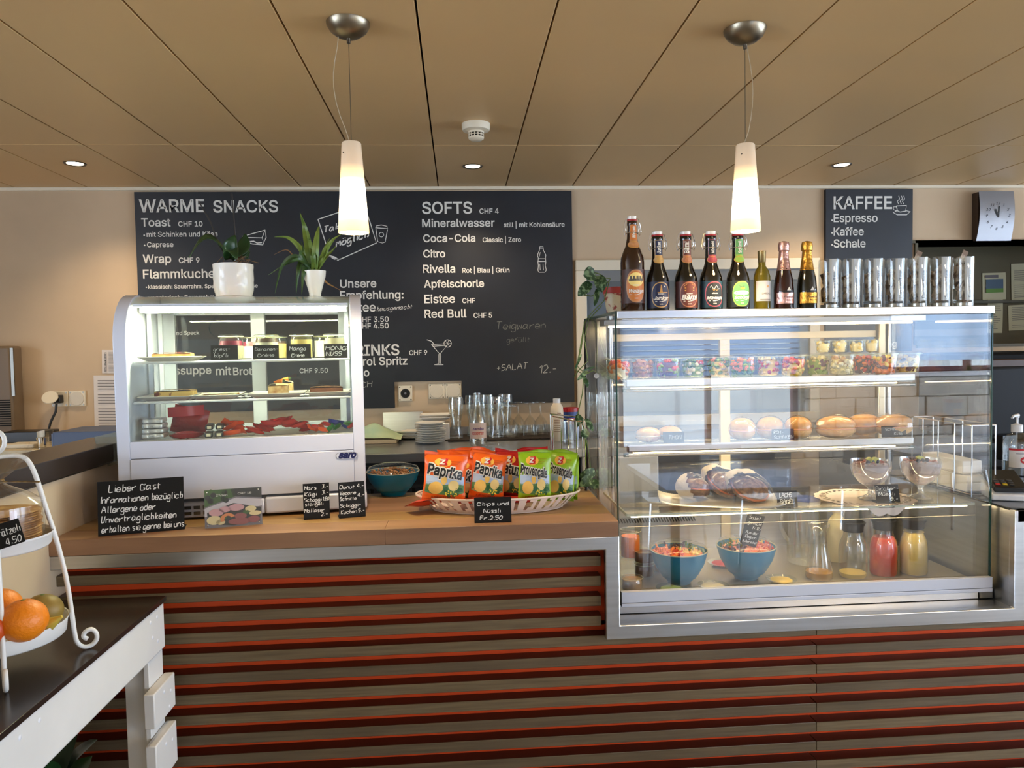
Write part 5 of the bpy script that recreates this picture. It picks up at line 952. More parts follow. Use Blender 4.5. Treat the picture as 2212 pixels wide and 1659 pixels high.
# deck: salad bowls, jars, carafes
ZD = .8005
for px, lab, rr_, Yb_ in [(1467, 'blue salad bowl under a clear lid beside the spice jars', 63, 2.17), (1612, 'blue salad bowl carrying the leaning salad sign', 65, 2.19)]:
    p = at(px, 1260, Yb_); R = rr_ * Yb_ / FL; h = .098; t = bowl('salad_bowl', lab, V((p.x, Yb_, ZD)), R, h, .4); rd = random.Random(px); g = MB()
    for k in range(150): a = rd.uniform(0, 6.28); q = R * .88 * math.sqrt(rd.random()); cm = int(((a + (px % 7)) % 6.28) / 6.28 * 5); g.blob((q * math.cos(a), q * math.sin(a), h * .9 + rd.uniform(0, .012)), rd.uniform(.006, .01), 5, 3, mi=cm, sc=(1.4, .4, .4), rot=(rd.random() * 3, rd.random() * 3, rd.random() * 3))
    MB().lathe([(R * .88, h * .7), (R * .8, h * .95), (0, h * .97)], 20).build('salad_base', SM['orange'], t)
    o = g.build('salad_pieces', [SM[c] for c in ('orange', 'red', 'yellow', 'leaf', 'dark')], t); o['kind'] = 'stuff'; MB().lathe([(R, h + .002), (R * .93, h + .012), (R * .7, h + .02), (R * .3, h + .024), (0, h + .024)], 36).build('clear_lid', FILM, t)
pc = at(1596, 1195, 2.16); card('long black sign Salat gemischt leaning on a salad bowl', V((pc.x, 2.155, .914)), .05, .098, [('Salat', .12, .8, .84, .11), ('gemischt', .15, .95, .68, .1), ('Fr.12.-', .5, .98, .54, .09), ('Aus der', .15, .9, .38, .09), ('Region', .2, .85, .24, .1), ('zubereitet', .1, .98, .1, .08)], -.1, -.12, wt=.9, roll=-.24, foot=False, jit=.4)
jar('carrot_jar', 'jar of carrot balls in the case corner', V((at(1362, 1200, 2.28).x, 2.28, ZD + .05)), .033, .09, [(.7, SM['orange'])], n=24)
tag(MB().lathe([(0, 0), (.036, 0), (.04, .02), (.04, .048), (0, .048)], 24).build('glass_pot', JARL, loc=(at(1362, 1200, 2.28).x, 2.28, ZD)), 'upturned glass pot under the carrot jar', 'jar')
for i in range(4): jar('spice_jar', ['small flat jar of roasted nuts at the bottom of the pair', 'small flat jar of nuts stacked second', 'small flat jar behind the nut jars', 'small flat jar nearest the front glass'][i], V((at((1392, 1392, 1420, 1365)[i], 1250, (2.25, 2.25, 2.3, 2.12)[i]).x, (2.25, 2.25, 2.3, 2.12)[i], ZD + (0, .042, 0, 0)[i])), .032, .04, [(.7, SM['brown' if i < 2 else 'tan'])], grp='small flat jars')
for i, (px, Y, m_) in enumerate([(1450, 2.09, 'green'), (1560, 2.32, 'red'), (1688, 2.13, 'yellow'), (1540, 2.1, 'white')]):
    p = at(px, 1260, Y); t = thing('salad_dish', ['flat clear dish of greens before the first bowl', 'clear dish with red salad behind the bowls', 'flat clear dish with peppers before the jug', 'flat clear dish with white cheese between the bowls'][i], 'dish', (p.x, Y, ZD)); MB().lathe([(0, 0), (.035, 0), (.045, .012), (.043, .012), (0, .002)], 28).build('dish_body', JARL, t); MB().blob((0, 0, .007), 1, 14, 6, sc=(.034, .034, .006), jit=.05).build('salad_pieces', SM[m_], t)
def carafe(label, px, Y, kind, liquid=None, lh=0, lid=True, r=.04, h=.165):
    p = at(px, 1240, Y); t = thing('juice_carafe', label, 'carafe', (p.x, Y, ZD), 0)
    pr = [(0, .003), (r * .92, .001), (r, .008), (r, h * .5), (r * .9, h * .64), (r * .68, h * .76), (r * .66, h * .86), (r * .72, h * .94)] if kind else [(0, .003), (r * .95, .001), (r, .006), (r * .98, h * .16), (r * .6, h * .55), (r * .52, h * .75), (r * .62, h * .93), (r * .76, h * .96), (r * .76, h)]
    MB().lathe(pr, 30).build('glass_body', GLASSG if kind else GLASSJ, t)
    if liquid: MB().lathe([(0, .004)] + [(a * .95, b) for a, b in pr[1:] if b < lh] + [(r * .93 if lh < h * .5 else r * .72, lh), (0, lh)], 30).build('juice', liquid, t)
    if lid: MB().lathe([(r * .72, h * .84), (r * .74, h * .85), (r * .76, h * .93), (r * .88, h * .99), (r * .9, h * 1.01), (r * .8, h * 1.02), (r * .6, h * .97), (0, h * .96)], 30).build('black_stopper', mat('black_silicone', (34, 35, 40), .5), t)
    return t
AJ = mat('amber_juice', (226, 170, 90), .15); YJ = mat('yellow_juice', (244, 216, 126), .3); RJ = mat('red_juice', (232, 70, 36), .3)
carafe('nearly empty flared clear carafe without a stopper', 1769, 2.16, 0, AJ, .02, False); carafe('clear stoppered carafe with a last layer of juice', 1842, 2.16, 1, YJ, .014); carafe('stoppered carafe of red orange juice', 1908, 2.17, 1, RJ, .115); carafe('stoppered carafe of pale yellow juice beside the red one', 1973, 2.17, 1, YJ, .128)
p = at(1808, 1240, 2.33); t = thing('plastic_bottle', 'cream plastic bottle behind the clear carafes', 'bottle', (p.x, 2.33, ZD)); MB().lathe([(0, 0), (.03, 0), (.032, .01), (.032, .1), (.026, .13), (.013, .15), (.013, .16)], 22).build('bottle_body', mat('pale_yellow_plastic', (232, 220, 170), .4), t); MB().lathe([(.016, .158), (.016, .178), (0, .178)], 20).build('cap', CREAM, t)
for i, (px, Y) in enumerate([(1738, 2.32), (1872, 2.33)]):
    p = at(px, 1240, Y); t = thing('water_jug', ['large clear jug with blue lid beside the flared carafe', 'large clear jug with blue lid behind the red juice'][i], 'jug', (p.x, Y, ZD)); MB().lathe([(0, .003), (.05, .002), (.055, .02), (.05, .12), (.042, .19), (.045, .2)], 28).build('glass_body', GLASSJ, t)
    MB().lathe([(.046, .196), (.047, .206), (.04, .212), (0, .212)], 28).build('blue_lid', mat('blue_lid_plastic', (36, 80, 200), .3), t); MB().lathe([(.0475, .192), (.0485, .2), (.0475, .204)], 28).build('lid_ring', WPLAS, t); MB().tube([(-.05, 0, .17), (-.075, 0, .165), (-.08, 0, .12), (-.06, 0, .08), (-.052, 0, .075)], .006, 8).build('handle', GLASSJ, t)
# ------------------------------------------------------------------ bottles on top of the case
ZS = ZT + .0005
BGL = mat('brown_bottle_glass', (46, 22, 8), .06, coat=.5); BGD = mat('dark_bottle_glass', (14, 12, 8), .06, coat=.5)
def oval_on(R): return cyl(R, .0007), cyl(R, .0012), cyl(R, .0017)
def beer(label, px, word, lab_c, band_c, field_c, R, H, big=False, wc=(228, 214, 190), top=None):
    p = at(px, 660, 2.125); t = thing('beer_bottle', label, 'bottle', (p.x, 2.125, ZS), random.uniform(-.04, .04) + .03, 'swing top beer bottles'); k = H / .215
    body = [(0, .002), (R * .9, 0), (R, .006), (R, .08), (R * .985, .092), (R * .88, .106), (R * .68, .121), (R * .54, .136), (R * .48, .155), (R * .45, .2), (R * .5, .204), (R * .5, .212), (R * .4, .215), (0, .215)] if not big else [(0, .002), (R * .9, 0), (R, .006), (R, .14), (R * .95, .155), (R * .78, .171), (R * .56, .188), (R * .44, .21), (R * .37, .245), (R * .42, .248), (R * .42, .256), (R * .34, .259), (0, .259)]
    k = 1; MB().lathe(body, 36).build('bottle_body', BGL if big else BGD, t); top_z = body[-1][1]; rn = R * (.37 if big else .44)
    MB().lathe([(rn * 1.12, top_z - .001), (rn * 1.12, top_z + .004), (0, top_z + .004)], 20).build('rubber_ring', mat('red_rubber', (170, 40, 40), .5), t); MB().lathe([(rn * .95, top_z + .004), (rn * 1.05, top_z + .012), (rn * .9, top_z + .014), (0, top_z + .014)], 20).build('porcelain_stopper', CERAM, t)
    g = MB(); zc = top_z - .035
    for s in (-1, 1): g.tube([(s * rn * .4, 0, top_z + .008), (s * (rn + .006), 0, top_z + .006), (s * (rn + .011), -.002, top_z - .012), (s * (rn + .013), -.002, zc + .006), (s * (rn + .009), -.002, zc - .006), (s * (rn + .005), 0, zc)], .0011, 5); g.tube([(s * (rn + .003), 0, zc), (s * (rn + .007), -.004, zc + .012), (s * (rn + .003), -.004, top_z - .012)], .0009, 5)
    g.tube([((rn + .004) * math.cos(a / 3), (rn + .004) * math.sin(a / 3), zc) for a in range(20)], .0011, 5); g.build('wire_bail', CHROME, t)
    zb0, zb1 = (.024, .12) if big else (.009, .084); f1, f2_, f3_ = oval_on(R); zc = (zb0 + zb1) / 2; hh_ = (zb1 - zb0) / 2
    MB().rect(f1, -R * 1.35, R * 1.35, zb0, zb1, n=20).build('label', lab_c, t); g = MB(); g.ell(f2_, 0, zc, R * .82, hh_ * .96, 0, 28, 3, 2.4); g.ell(cyl(R, .0015), 0, zc, R * .75, hh_ * .88, 1, 28, 3, 2.4)
    if top: top(g, R, zc, hh_)
    g.text(word, cyl(R, .0024), -R * .66, zc - hh_ * (.38), width=R * 1.32, size=None, bold=.03, sh=.25, mi=2); g.line([(-R * .5, zc - hh_ * .5), (0, zc - hh_ * .52), (R * .45, zc - hh_ * .42)], cyl(R, .0024), .0016, 2); g.text('BÄRNER', cyl(R, .0024), -R * .25, zc + hh_ * .02, width=R * .5, bold=.02, mi=2); g.text('BIER', cyl(R, .0024), -R * .14, zc - hh_ * .75, width=R * .28, mi=2)
    g.build('label_print', [band_c, field_c, mat('ivory_print', (232, 226, 214), .5), mat('gold_print', (206, 150, 70), .35), mat('sky_gold', (250, 220, 130), .5), mat('grey_silhouette', (84, 80, 76), .5), mat('snow_white', (226, 236, 230), .5)], t, flat=True)
    zn0, zn1 = top_z - .012, top_z - .075; fn = lambda a, b: (rn_at(b) * math.sin(a / .012), -rn_at(b) * math.cos(a / .012), b)
    def rn_at(z):
        for (r0, z0), (r1, z1) in zip(body, body[1:]):
            if z0 <= z <= z1 and z1 > z0: return r0 + (r1 - r0) * (z - z0) / (z1 - z0) + .0012
        return rn + .001
    MB().rect(fn, -.009, .009, zn1 - .0, zn0 - .014 * 0, n=6, m_=12).build('neck_label', band_c, t); g = MB(); f9 = lambda a, b: fn(a, b) if True else None
    fo = lambda a, b: tuple(q * (1.05 if i < 2 else 1) for i, q in enumerate(fn(a, b))); fo2 = lambda a, b: tuple(q * (1.09 if i < 2 else 1) for i, q in enumerate(fn(a, b)))
    g.rect(fo, -.0075, .0075, zn1 + .02, zn0 - .002, 1, 6, 10); g.ell(fo, 0, zn1 + .006, .0115, .010, 3, 16, 2); g.ell(fo2, 0, zn1 + .006, .010, .0085, 0, 16, 2)
    vs, fs, tw = tgeo(word, .03); s_ = .034 / tw; g.add([fo2(.003 - y * s_ * .9, zn1 + .024 + x * s_) for x, y in vs], fs, 2)
    g.build('neck_print', [band_c, field_c, MATS['ivory_print'], MATS['gold_print']], t, flat=True)
def skyline(g, R, zc, hh_):
    g.ell(cyl(R, .0019), 0, zc + hh_ * .38, R * .66, hh_ * .42, 4, 20, 2)
    for k in range(14): x = -R * .6 + k * R * .088; g.rect(cyl(R, .0022), x, x + R * .075, zc + hh_ * .3, zc + hh_ * (.42 + .2 * abs(math.sin(k * 2.1))), 5, 1)
def tower(g, R, zc, hh_):
    fn = cyl(R, .0022); g.add([fn(-.004, zc + hh_ * .15), fn(.004, zc + hh_ * .15), fn(.001, zc + hh_ * .75), fn(-.001, zc + hh_ * .75)], [(0, 1, 2, 3)], 3); g.rect(fn, -R * .3, R * .6, zc + hh_ * .14, zc + hh_ * .2, 3, 4); g.ell(fn, R * .3, zc + hh_ * .62, .002, .002, 2, 10, 1)
def facade(g, R, zc, hh_):
    fn = cyl(R, .0022); g.add([fn(-R * .5, zc + hh_ * .6), fn(R * .5, zc + hh_ * .6), fn(R * .25, zc + hh_ * .8), fn(-R * .25, zc + hh_ * .8)], [(0, 1, 2, 3)], 3)
    for x in (-.4, .3):
        for z in (.25, .45): g.rect(fn, x * R, (x + .12) * R, zc + hh_ * z, zc + hh_ * (z + .08), 3, 2)
def swirl(g, R, zc, hh_): fn = cyl(R, .0022); g.line([(R * (-.4 + .8 * k / 12), zc + hh_ * (.5 + .14 * math.sin(k))) for k in range(13)], fn, .0012, 2); g.line([(R * (-.2 + .4 * k / 8), zc + hh_ * (.32 + .08 * math.cos(k * 1.4))) for k in range(9)], fn, .001, 3)
def wave(g, R, zc, hh_): fn = cyl(R, .0019); g.ell(fn, 0, zc + hh_ * .08, R * .7, hh_ * .16, 6, 18, 2); g.ell(fn, R * .05, zc + hh_ * .42, R * .2, hh_ * .1, 3, 12, 1); g.line([(-.008, zc + hh_ * .6), (0, zc + hh_ * .5), (.006, zc + hh_ * .62)], cyl(R, .0024), .0016, 5)
GOLD = mat('gold_edge_print', (206, 160, 90), .35)
beer('tall brown beer bottle with a Weizen skyline label', 1367, 'Weizen', mat('maroon_label', (66, 36, 30), .5), mat('tan_edge', (190, 130, 80), .4), mat('amber_field', (206, 120, 50), .5), .0338, .26, True, top=skyline)
beer('dark beer bottle with a navy Junker label', 1421, 'Junker', mat('navy_label', (22, 26, 56), .5), GOLD, mat('navy_field', (24, 30, 66), .5), .0325, .215, top=tower)
beer('dark beer bottle with a brown Bärni label', 1482, 'Bärni', mat('brown_label', (74, 34, 26), .5), mat('copper_edge', (190, 120, 80), .4), mat('brown_field', (100, 46, 34), .5), .0325, .215, top=facade)
beer('dark beer bottle with a teal Müntschi label', 1536, 'Müntschi', mat('teal_label', (10, 48, 60), .5), mat('pink_edge', (180, 70, 80), .4), mat('black_field', (20, 26, 28), .5), .0325, .215, top=swirl)
beer('dark beer bottle with a green Schümli label', 1594, 'Schümli', mat('black_green_label', (16, 20, 14), .5), mat('lime_edge', (150, 190, 70), .4), mat('green_field', (96, 160, 90), .5), .0325, .215, top=wave)
p = at(1646, 660, 2.13); t = thing('wine_bottle', 'small white wine bottle with a plain grey label', 'bottle', (p.x, 2.13, ZS), .1); R = .0235
MB().lathe([(0, .001), (R * .9, 0), (R, .005), (R, .098), (R * .8, .115), (R * .45, .128), (R * .4, .16), (0, .16)], 28).build('bottle_body', mat('olive_glass', (118, 106, 20), .08, trans=.25, coat=.4), t); MB().lathe([(R * .43, .138), (R * .46, .139), (R * .5, .17), (R * .5, .1715), (0, .1725)], 22).build('capsule', mat('bronze_capsule', (140, 120, 76), .35, .6), t)
MB().rect(cyl(R), -R * 1.2, R * 1.2, .026, .084, n=18).build('label', mat('grey_white_label', (206, 204, 204), .6), t); g = MB(); fn = cyl(R, .0012); g.text('SARINS', fn, -.012, .045, width=.026, mi=0); g.ell(fn, .006, .068, .0045, .0035, 1, 10, 1); g.rect(fn, -.016, .016, .03, .0315, 0, 6); g.build('lettering', [mat('taupe_print', (110, 96, 80), .5), MATS['gold_print']], t, flat=True)
for px, nm, foil, lab, glass_c in [(1693, 'rosé', mat('rose_foil', (214, 170, 162), .28, .85, bump=.5, bscale=50), 'small sparkling wine bottle with pink foil neck', (40, 10, 8)), (1743, 'brut', mat('gold_foil', (214, 160, 66), .28, .85, bump=.5, bscale=50), 'small sparkling wine bottle with gold foil neck', (22, 20, 6))]:
    p = at(px, 660, 2.13); t = thing('sparkling_wine', lab, 'bottle', (p.x, 2.13, ZS), .12); R = .028
    MB().lathe([(0, .002), (R * .9, 0), (R, .006), (R, .06), (R * .9, .09), (R * .62, .125), (R * .5, .15), (0, .15)], 30).build('bottle_body', mat('sparkling_glass_' + str(glass_c[0]), glass_c, .05, coat=.6), t)
    MB().lathe([(R * .74, .114), (R * .68, .118), (R * .52, .148), (R * .46, .17), (R * .56, .172), (R * .58, .186), (R * .5, .196), (0, .2)], 26, wob=lambda a, z: 1 + .02 * math.sin(9 * a + 60 * z)).build('foil', foil, t)
    MB().rect(cyl(R), -R * 1.3, R * 1.3, .018, .05, n=18).build('label', foil, t); g = MB(); fn = cyl(R, .0012); g.rect(fn, -.017, .017, .049, .055, 0, 10); g.add([fn(-.006, .055), fn(.006, .055), fn(0, .066)], [(0, 1, 2)], 1); g.text('Prestige', fn, -.015, .034, width=.03, sh=.3, bold=.01, mi=2); g.text(nm.upper(), fn, -.007, .025, width=.014, mi=2); g.build('label_print', [INK, MATS['ivory_print'], mat('umber_print', (96, 60, 50), .5)], t, flat=True)
TEAGL = glass('tea_glass_clear', (.96, .97, .96), .05)
TEAB = mat('tea_bag_paper', (212, 194, 172), .8, c2=(128, 104, 84), var=1, scale=40, contrast=(.42, .56))
for i, (px, word) in enumerate([(1791, 'Rooibostee'), (1838, 'Grüntee'), (1885, 'Indian Chai'), (1932, 'Minzentee'), (1981, 'Berner Rose'), (2030, 'Schwarztee'), (2080, 'Eisenkrauttee')]):
    p = at(px, 655, 2.14); t = thing('tea_glass', 'tall glass of tea bags with a %s slip inside' % word, 'glass', (p.x, 2.14, ZS), 0, 'tea glasses on the case'); R = .0295; rd = random.Random(i); h = .146 + .003 * (i > 3)
    MB().lathe([(0, .0), (R * .93, 0), (R * .96, .003), (R, h), (R * .95, h), (R * .9, .022), (0, .018)], 30).build('glass_body', TEAGL, t)
    MB().lathe([(0, .004), (R * .8, .004), (R * .82, .014), (0, .016)], 20).build('glass_base', mat('thick_glass_base', (190, 186, 176), .08, .5), t)
    g = MB(); fl_ = (.7, .66, .78, .74, .86, .84, .86)[i]
    for k in range(24): a = rd.uniform(0, 6.28); q = rd.uniform(R * .1, R * .5); g.box((q * math.cos(a), q * math.sin(a), .034 + (h * fl_ - .045) * k / 23), (.034, .004, .034), (rd.uniform(-.5, .5), rd.uniform(-.6, .6), rd.uniform(0, 3)))
    if i in (4, 6): g.box((.0, .0, h - .0), (.02, .002, .04), (.2, .3, .3))
    g.v = [(x, y, z) if math.hypot(x, y) < R * .86 or z > h else (x * R * .86 / math.hypot(x, y), y * R * .86 / math.hypot(x, y), z) for x, y, z in g.v]; o = g.build('tea_bags', TEAB, t); o['kind'] = 'stuff'
    fs_ = lambda a, b: (R * .885 * math.sin(a / R), -R * .885 * math.cos(a / R), b); MB().rect(fs_, -.013, .013, .021, h - .001, n=8).build('name_slip', mat('white_slip', (206, 202, 198), .7), t)
    f_ = lambda a, b: (R * .9 * math.sin(a / R), -R * .9 * math.cos(a / R), b); g = MB(); gl_, tw = hgeo(word, .0, .2, i); s_ = .078 / tw * (.75 if len(word) < 9 else 1.0)
    for pl in gl_: g.line([(.0065 - (y - .5) * s_ * .9 * 1.0, .03 + x * s_ * 1.0) for x, y in pl], f_, .0013)
    g.build('lettering', mat('grey_pen', (40, 36, 56), .7), t, flat=True)
# ================================================================== plants
def leafmesh(mb, base, tip, width, bend=(0, 0, .02), nrm=None, n=8, heart=False, fold=.15, mi=None):
    base, tip, bend = V(base), V(tip), V(bend); ax = tip - base; nrm = V(nrm or (0, -1, .3)); side = ax.cross(nrm); side.normalize(); nn = side.cross(ax).normalized()
    def f(u, v):
        t = v; c = base + ax * t + bend * math.sin(math.pi * t) * 1.0
        w = width * ((math.sin(math.pi * min(1, t * .86 + .14)) ** .7) if heart else (math.sin(math.pi * (t * .93 + .05)) ** .6 * (1.1 - .6 * t))) ; s = (u - .5)
        return c + side * s * w + nn * abs(s) * w * fold
    return mb.grid(f, 4, n, mi)
def strap(mb, pts, w, nrm=(0, -1, .2)):
    pts = [V(p) for p in pts]; K = len(pts) - 1
    def cr(t):
        t *= K; i = min(K - 1, int(t)); k = t - i; p0, p1, p2, p3 = pts[max(i - 1, 0)], pts[i], pts[i + 1], pts[min(i + 2, K)]
        return .5 * ((2 * p1) + (-p0 + p2) * k + (2 * p0 - 5 * p1 + 4 * p2 - p3) * k * k + (-p0 + 3 * p1 - 3 * p2 + p3) * k ** 3)
    def f(u, v):
        c = cr(v); d = (cr(min(1, v + .02)) - cr(max(0, v - .02))); s = d.cross(V(nrm)); s.normalize(); q = s.cross(d).normalized(); ww = w * (1 - v ** 3) * (.6 + .4 * math.sin(math.pi * min(1, v + .2))) + .0006; a = u - .5
        return c + s * a * ww + q * abs(a) * ww * .5
    return mb.grid(f, 4, 14)
ZP = SO.z + .637
o_ = at(506, 640, 2.36); t = thing('potted_orchid', 'leafy orchid without flowers in a white herringbone pot', 'plant', (o_.x, 2.36, ZP)); rp = .058; hp = .098
g = MB(); N = 48; R_ = 16
def pf(i, j):
    a = 2 * math.pi * i / N; z = hp * j / R_; h_ = ((i + (j if (i // 6) % 2 else -j)) % 6) / 6; return ((rp * (.9 + .1 * min(1, z / .03)) + .0016 * h_) * math.cos(a), (rp * (.9 + .1 * min(1, z / .03)) + .0016 * h_) * math.sin(a), z)
g.add([pf(i, j) for j in range(R_ + 1) for i in range(N)], [(j * N + i, j * N + (i + 1) % N, (j + 1) * N + (i + 1) % N, (j + 1) * N + i) for j in range(R_) for i in range(N)]); g.lathe([(rp, hp), (rp * .94, hp), (rp * .93, hp - .02), (0, hp - .02)], 40).lathe([(0, 0), (rp * .9, 0)], 24); g.build('pot', CERAM, t, ang=60)
L_ = lambda px, py, Y=2.36: at(px, py, Y) - V((o_.x, 2.36, ZP))
leafs = [((490, 545, 2.36), (408, 556, 2.33), .04, (0, 0, .055)), ((498, 560, 2.34), (508, 508, 2.30), .055, (.0, -.02, .0)), ((505, 555, 2.38), (530, 505, 2.42), .05, (.01, .01, .0)), ((492, 560, 2.33), (512, 560, 2.26), .05, (0, 0, .03)), ((510, 565, 2.4), (534, 560, 2.46), .045, (.01, 0, .03))]
for a, b, w_, bd in leafs: q = MB(); leafmesh(q, L_(*a), L_(*b), w_, bd, (0, -.6, .8) if b[1] > 550 else (0, -1, .1)); q.build('leaf', LEAFD, t).modifiers.new('solid', 'SOLIDIFY').thickness = .002
for a, m_, b in [((472, 528), (455, 480), (429, 434)), ((510, 530), (506, 480), (501, 418))]: MB().tube([L_(490, 560), L_(*a), L_(*m_), L_(*b)], [.003, .0026, .002, .0018], 7).build('flower_spike', mat('dark_stem', (46, 40, 34), .6), t)
rd = random.Random(2)
for k in range(16): x = rd.uniform(-.04, .05); y = rd.uniform(-.04, .02); MB().tube([(x, y, hp - .005), (x + rd.uniform(-.02, .03), y + rd.uniform(-.03, .02), hp + rd.uniform(.005, .02)), (x + rd.uniform(-.03, .045), y + rd.uniform(-.03, .02), hp + rd.uniform(-.004, .03 if x > 0 else .01))], .0012, 5).build('root', BROWN, t)
MB().blob((0, 0, hp - .008), 1, 14, 6, sc=(rp * .9, rp * .9, .012), jit=.12).build('bark', BROWN, t)
o_ = at(681, 640, 2.38); t = thing('potted_bromeliad', 'strap leaved plant in a slim white tapered pot', 'plant', (o_.x, 2.38, ZP)); MB().lathe([(0, 0), (.018, 0), (.0185, .01), (.024, .03), (.033, .06), (.035, .078), (.032, .078), (.03, .066), (0, .066)], 32).build('pot', CERAM, t)
L_ = lambda px, py, Y=2.38: at(px, py, Y) - V((o_.x, 2.38, ZP))
LG = mat('light_leaf', (134, 156, 70), .4, c2=(84, 112, 46), var=1, scale=12)
for pts, w_, m_ in [([(677, 585), (668, 540), (658, 490), (648, 459)], .026, LG), ([(680, 585), (682, 545), (686, 505), (690, 487)], .022, LG), ([(683, 585), (700, 550), (718, 520), (738, 506)], .017, LG), ([(676, 585), (655, 545), (625, 515), (592, 512)], .018, LG), ([(675, 585), (640, 555), (610, 575), (594, 634)], .017, LEAF), ([(676, 585), (650, 562), (620, 570), (580, 594)], .012, LEAF), ([(677, 588), (655, 565), (644, 590), (640, 634)], .02, LEAF), ([(680, 588), (662, 575), (655, 600), (652, 636)], .018, LEAF), ([(684, 585), (700, 560), (715, 545), (727, 530)], .014, LG), ([(684, 586), (696, 565), (700, 540), (712, 515)], .014, LG), ([(673, 584), (650, 550), (655, 540), (650, 520)], .01, LEAF), ([(688, 588), (705, 610), (722, 620), (737, 628)], .005, mat('dry_leaf', (150, 112, 70), .7)), ([(672, 580), (640, 560), (620, 540), (592, 550)], .004, MATS['dry_leaf']), ([(680, 580), (676, 550), (672, 525), (668, 515)], .016, LG)]:
    q = MB(); strap(q, [L_(a, b, 2.38 + .03 * math.sin(i * 1.3 + a)) if i else L_(a, b) for i, (a, b) in enumerate(pts)], w_); q.build('leaf', m_, t)
# trailing plant on the rear case corner
o_ = at(1330, 665, 2.5); t = thing('trailing_plant', 'trailing silver leaf plant in a floral pot on the display case corner', 'plant', (o_.x, 2.5, ZT + .001)); rb, rtp, hh = .028, .042, .1
MB().lathe([(0, 0), (rb, 0), (rtp, hh), (rtp * 1.04, hh), (rtp * 1.04, hh - .006), (rtp * .95, hh), (rtp * .9, hh - .012), (0, hh - .012)], 30).build('pot', mat('floral_pot', (206, 192, 160), .5, c2=(150, 60, 50), var=1, scale=34, contrast=(.4, .46)), t)
MB().lathe([(rtp * .97, hh - .02), (rtp * 1.05, hh - .006), (rtp * 1.05, hh + .001)], 30).build('rim_band', mat('poppy_red', (176, 60, 52), .5), t)
L_ = lambda px, py, Y=2.45: at(px, py, Y) - V((o_.x, 2.5, ZT + .001))
STEM = mat('vine_stem', (96, 116, 60), .6)
for pts in [[(1318, 602, 2.48), (1305, 600, 2.44), (1295, 592, 2.42), (1283, 588, 2.42)], [(1318, 604, 2.48), (1300, 625, 2.42), (1278, 640, 2.42), (1248, 636, 2.42)], [(1316, 608, 2.46), (1305, 650, 2.44), (1285, 668, 2.44), (1270, 685, 2.46), (1262, 700, 2.44), (1256, 750, 2.42), (1246, 790, 2.40), (1262, 805, 2.40), (1258, 850, 2.4), (1248, 895, 2.4), (1262, 925, 2.39), (1272, 980, 2.38), (1277, 1020, 2.38)],
    [(1300, 660, 2.45), (1272, 690, 2.44), (1262, 730, 2.42), (1270, 780, 2.41), (1250, 800, 2.4), (1240, 815, 2.4)], [(1262, 700, 2.43), (1250, 770, 2.4), (1245, 800, 2.4), (1262, 810, 2.39), (1281, 800, 2.4)]]: MB().tube([L_(*p) for p in pts], .0018, 5).build('vine', STEM, t)
for (bx, by), (tx, ty), w_, Y in [((1285, 590), (1260, 596), .05, 2.41), ((1293, 595), (1300, 632), .042, 2.42), ((1275, 610), (1248, 640), .035, 2.42), ((1290, 625), (1284, 662), .018, 2.42), ((1268, 800), (1246, 822), .015, 2.4), ((1262, 815), (1270, 838), .014, 2.39), ((1250, 895), (1244, 925), .022, 2.4), ((1246, 896), (1258, 915), .02, 2.39), ((1270, 930), (1254, 942), .03, 2.39), ((1266, 905), (1281, 932), .018, 2.38), ((1285, 1018), (1250, 1030), .035, 2.38), ((1276, 1030), (1252, 1050), .035, 2.37), ((1280, 1035), (1286, 1058), .03, 2.37), ((1256, 765), (1240, 800), .008, 2.4), ((1260, 800), (1285, 792), .008, 2.4)]:
    q = MB(); leafmesh(q, L_(bx, by, Y), L_(tx, ty, Y - .01), w_, (0, -.008, 0), (0, -1, .1), heart=True); q.build('leaf', LEAFV, t)
# ================================================================== side table, fruit stand
st = thing('side_table', 'white painted board table with dark top against the low wall', 'table', (0, 0, 0)); TX = -.755
MB().b2(-1.037, TX + .004, .5, 1.932, .884, .896).build('dark_top', TABLE, st, bev=.001); MB().b2(TX - .022, TX, .5, 1.925, .768, .883).build('front_board', WPAINT, st, bev=.004)
q0 = on(283, 1480, .7); MB().b2(TX - .075, TX - .022, 1.86, 1.925, .0, .86).build('leg', WPAINT, st, bev=.003); MB().b2(-1.03, -.98, 1.84, 1.9, 0, .86).build('leg', WPAINT, st, bev=.003); MB().b2(TX - .0215, TX - .008, 1.84, 1.925, .0, .766).build('leg_facing', WPAINT, st, bev=.002)
for z0, z1 in ((.615, .70), (.47, .575)): MB().b2(TX - .0075, TX + .018, 1.80, 1.93, z0, z1).build('pallet_block', WPAINT, st, bev=.003)
for y, z in ((1.88, .86), (1.84, .86), (1.88, .8), (1.85, .82), (1.3, .86), (1.26, .82), (1.36, .86)): MB().lathe([(0, .0012), (.004, .001), (.005, 0)], 8).build('nail_head', WPLAS, st, (TX, y, z), (0, math.radians(90), 0))
for y, z in ((1.86, .68), (1.9, .665), (1.89, .63), (1.86, .55), (1.9, .54)): MB().lathe([(0, .0012), (.004, .001), (.005, 0)], 8).build('nail_head', WPLAS, st, (TX + .018, y, z), (0, math.radians(90), 0))
t = thing('floor_plant', 'dark glossy plant under the white side table', 'plant', (-.88, 1.57, 0)); MB().lathe([(0, 0), (.09, 0), (.12, .2), (.11, .2), (0, .18)], 28).build('pot', mat('grey_planter', (90, 90, 92), .6), t); MB().tube([(0, 0, .18), (.01, 0, .35), (0, 0, .6)], .012, 8).build('stem', STEM, t)
for k in range(12): a = k * 2.4; q = MB(); leafmesh(q, (0, 0, .46 + .01 * k), (.11 * math.cos(a), .11 * math.sin(a), .6 + .012 * k), .09, (0, 0, .03), (0, 0, 1), heart=True); q.build('leaf', LEAFD, t)
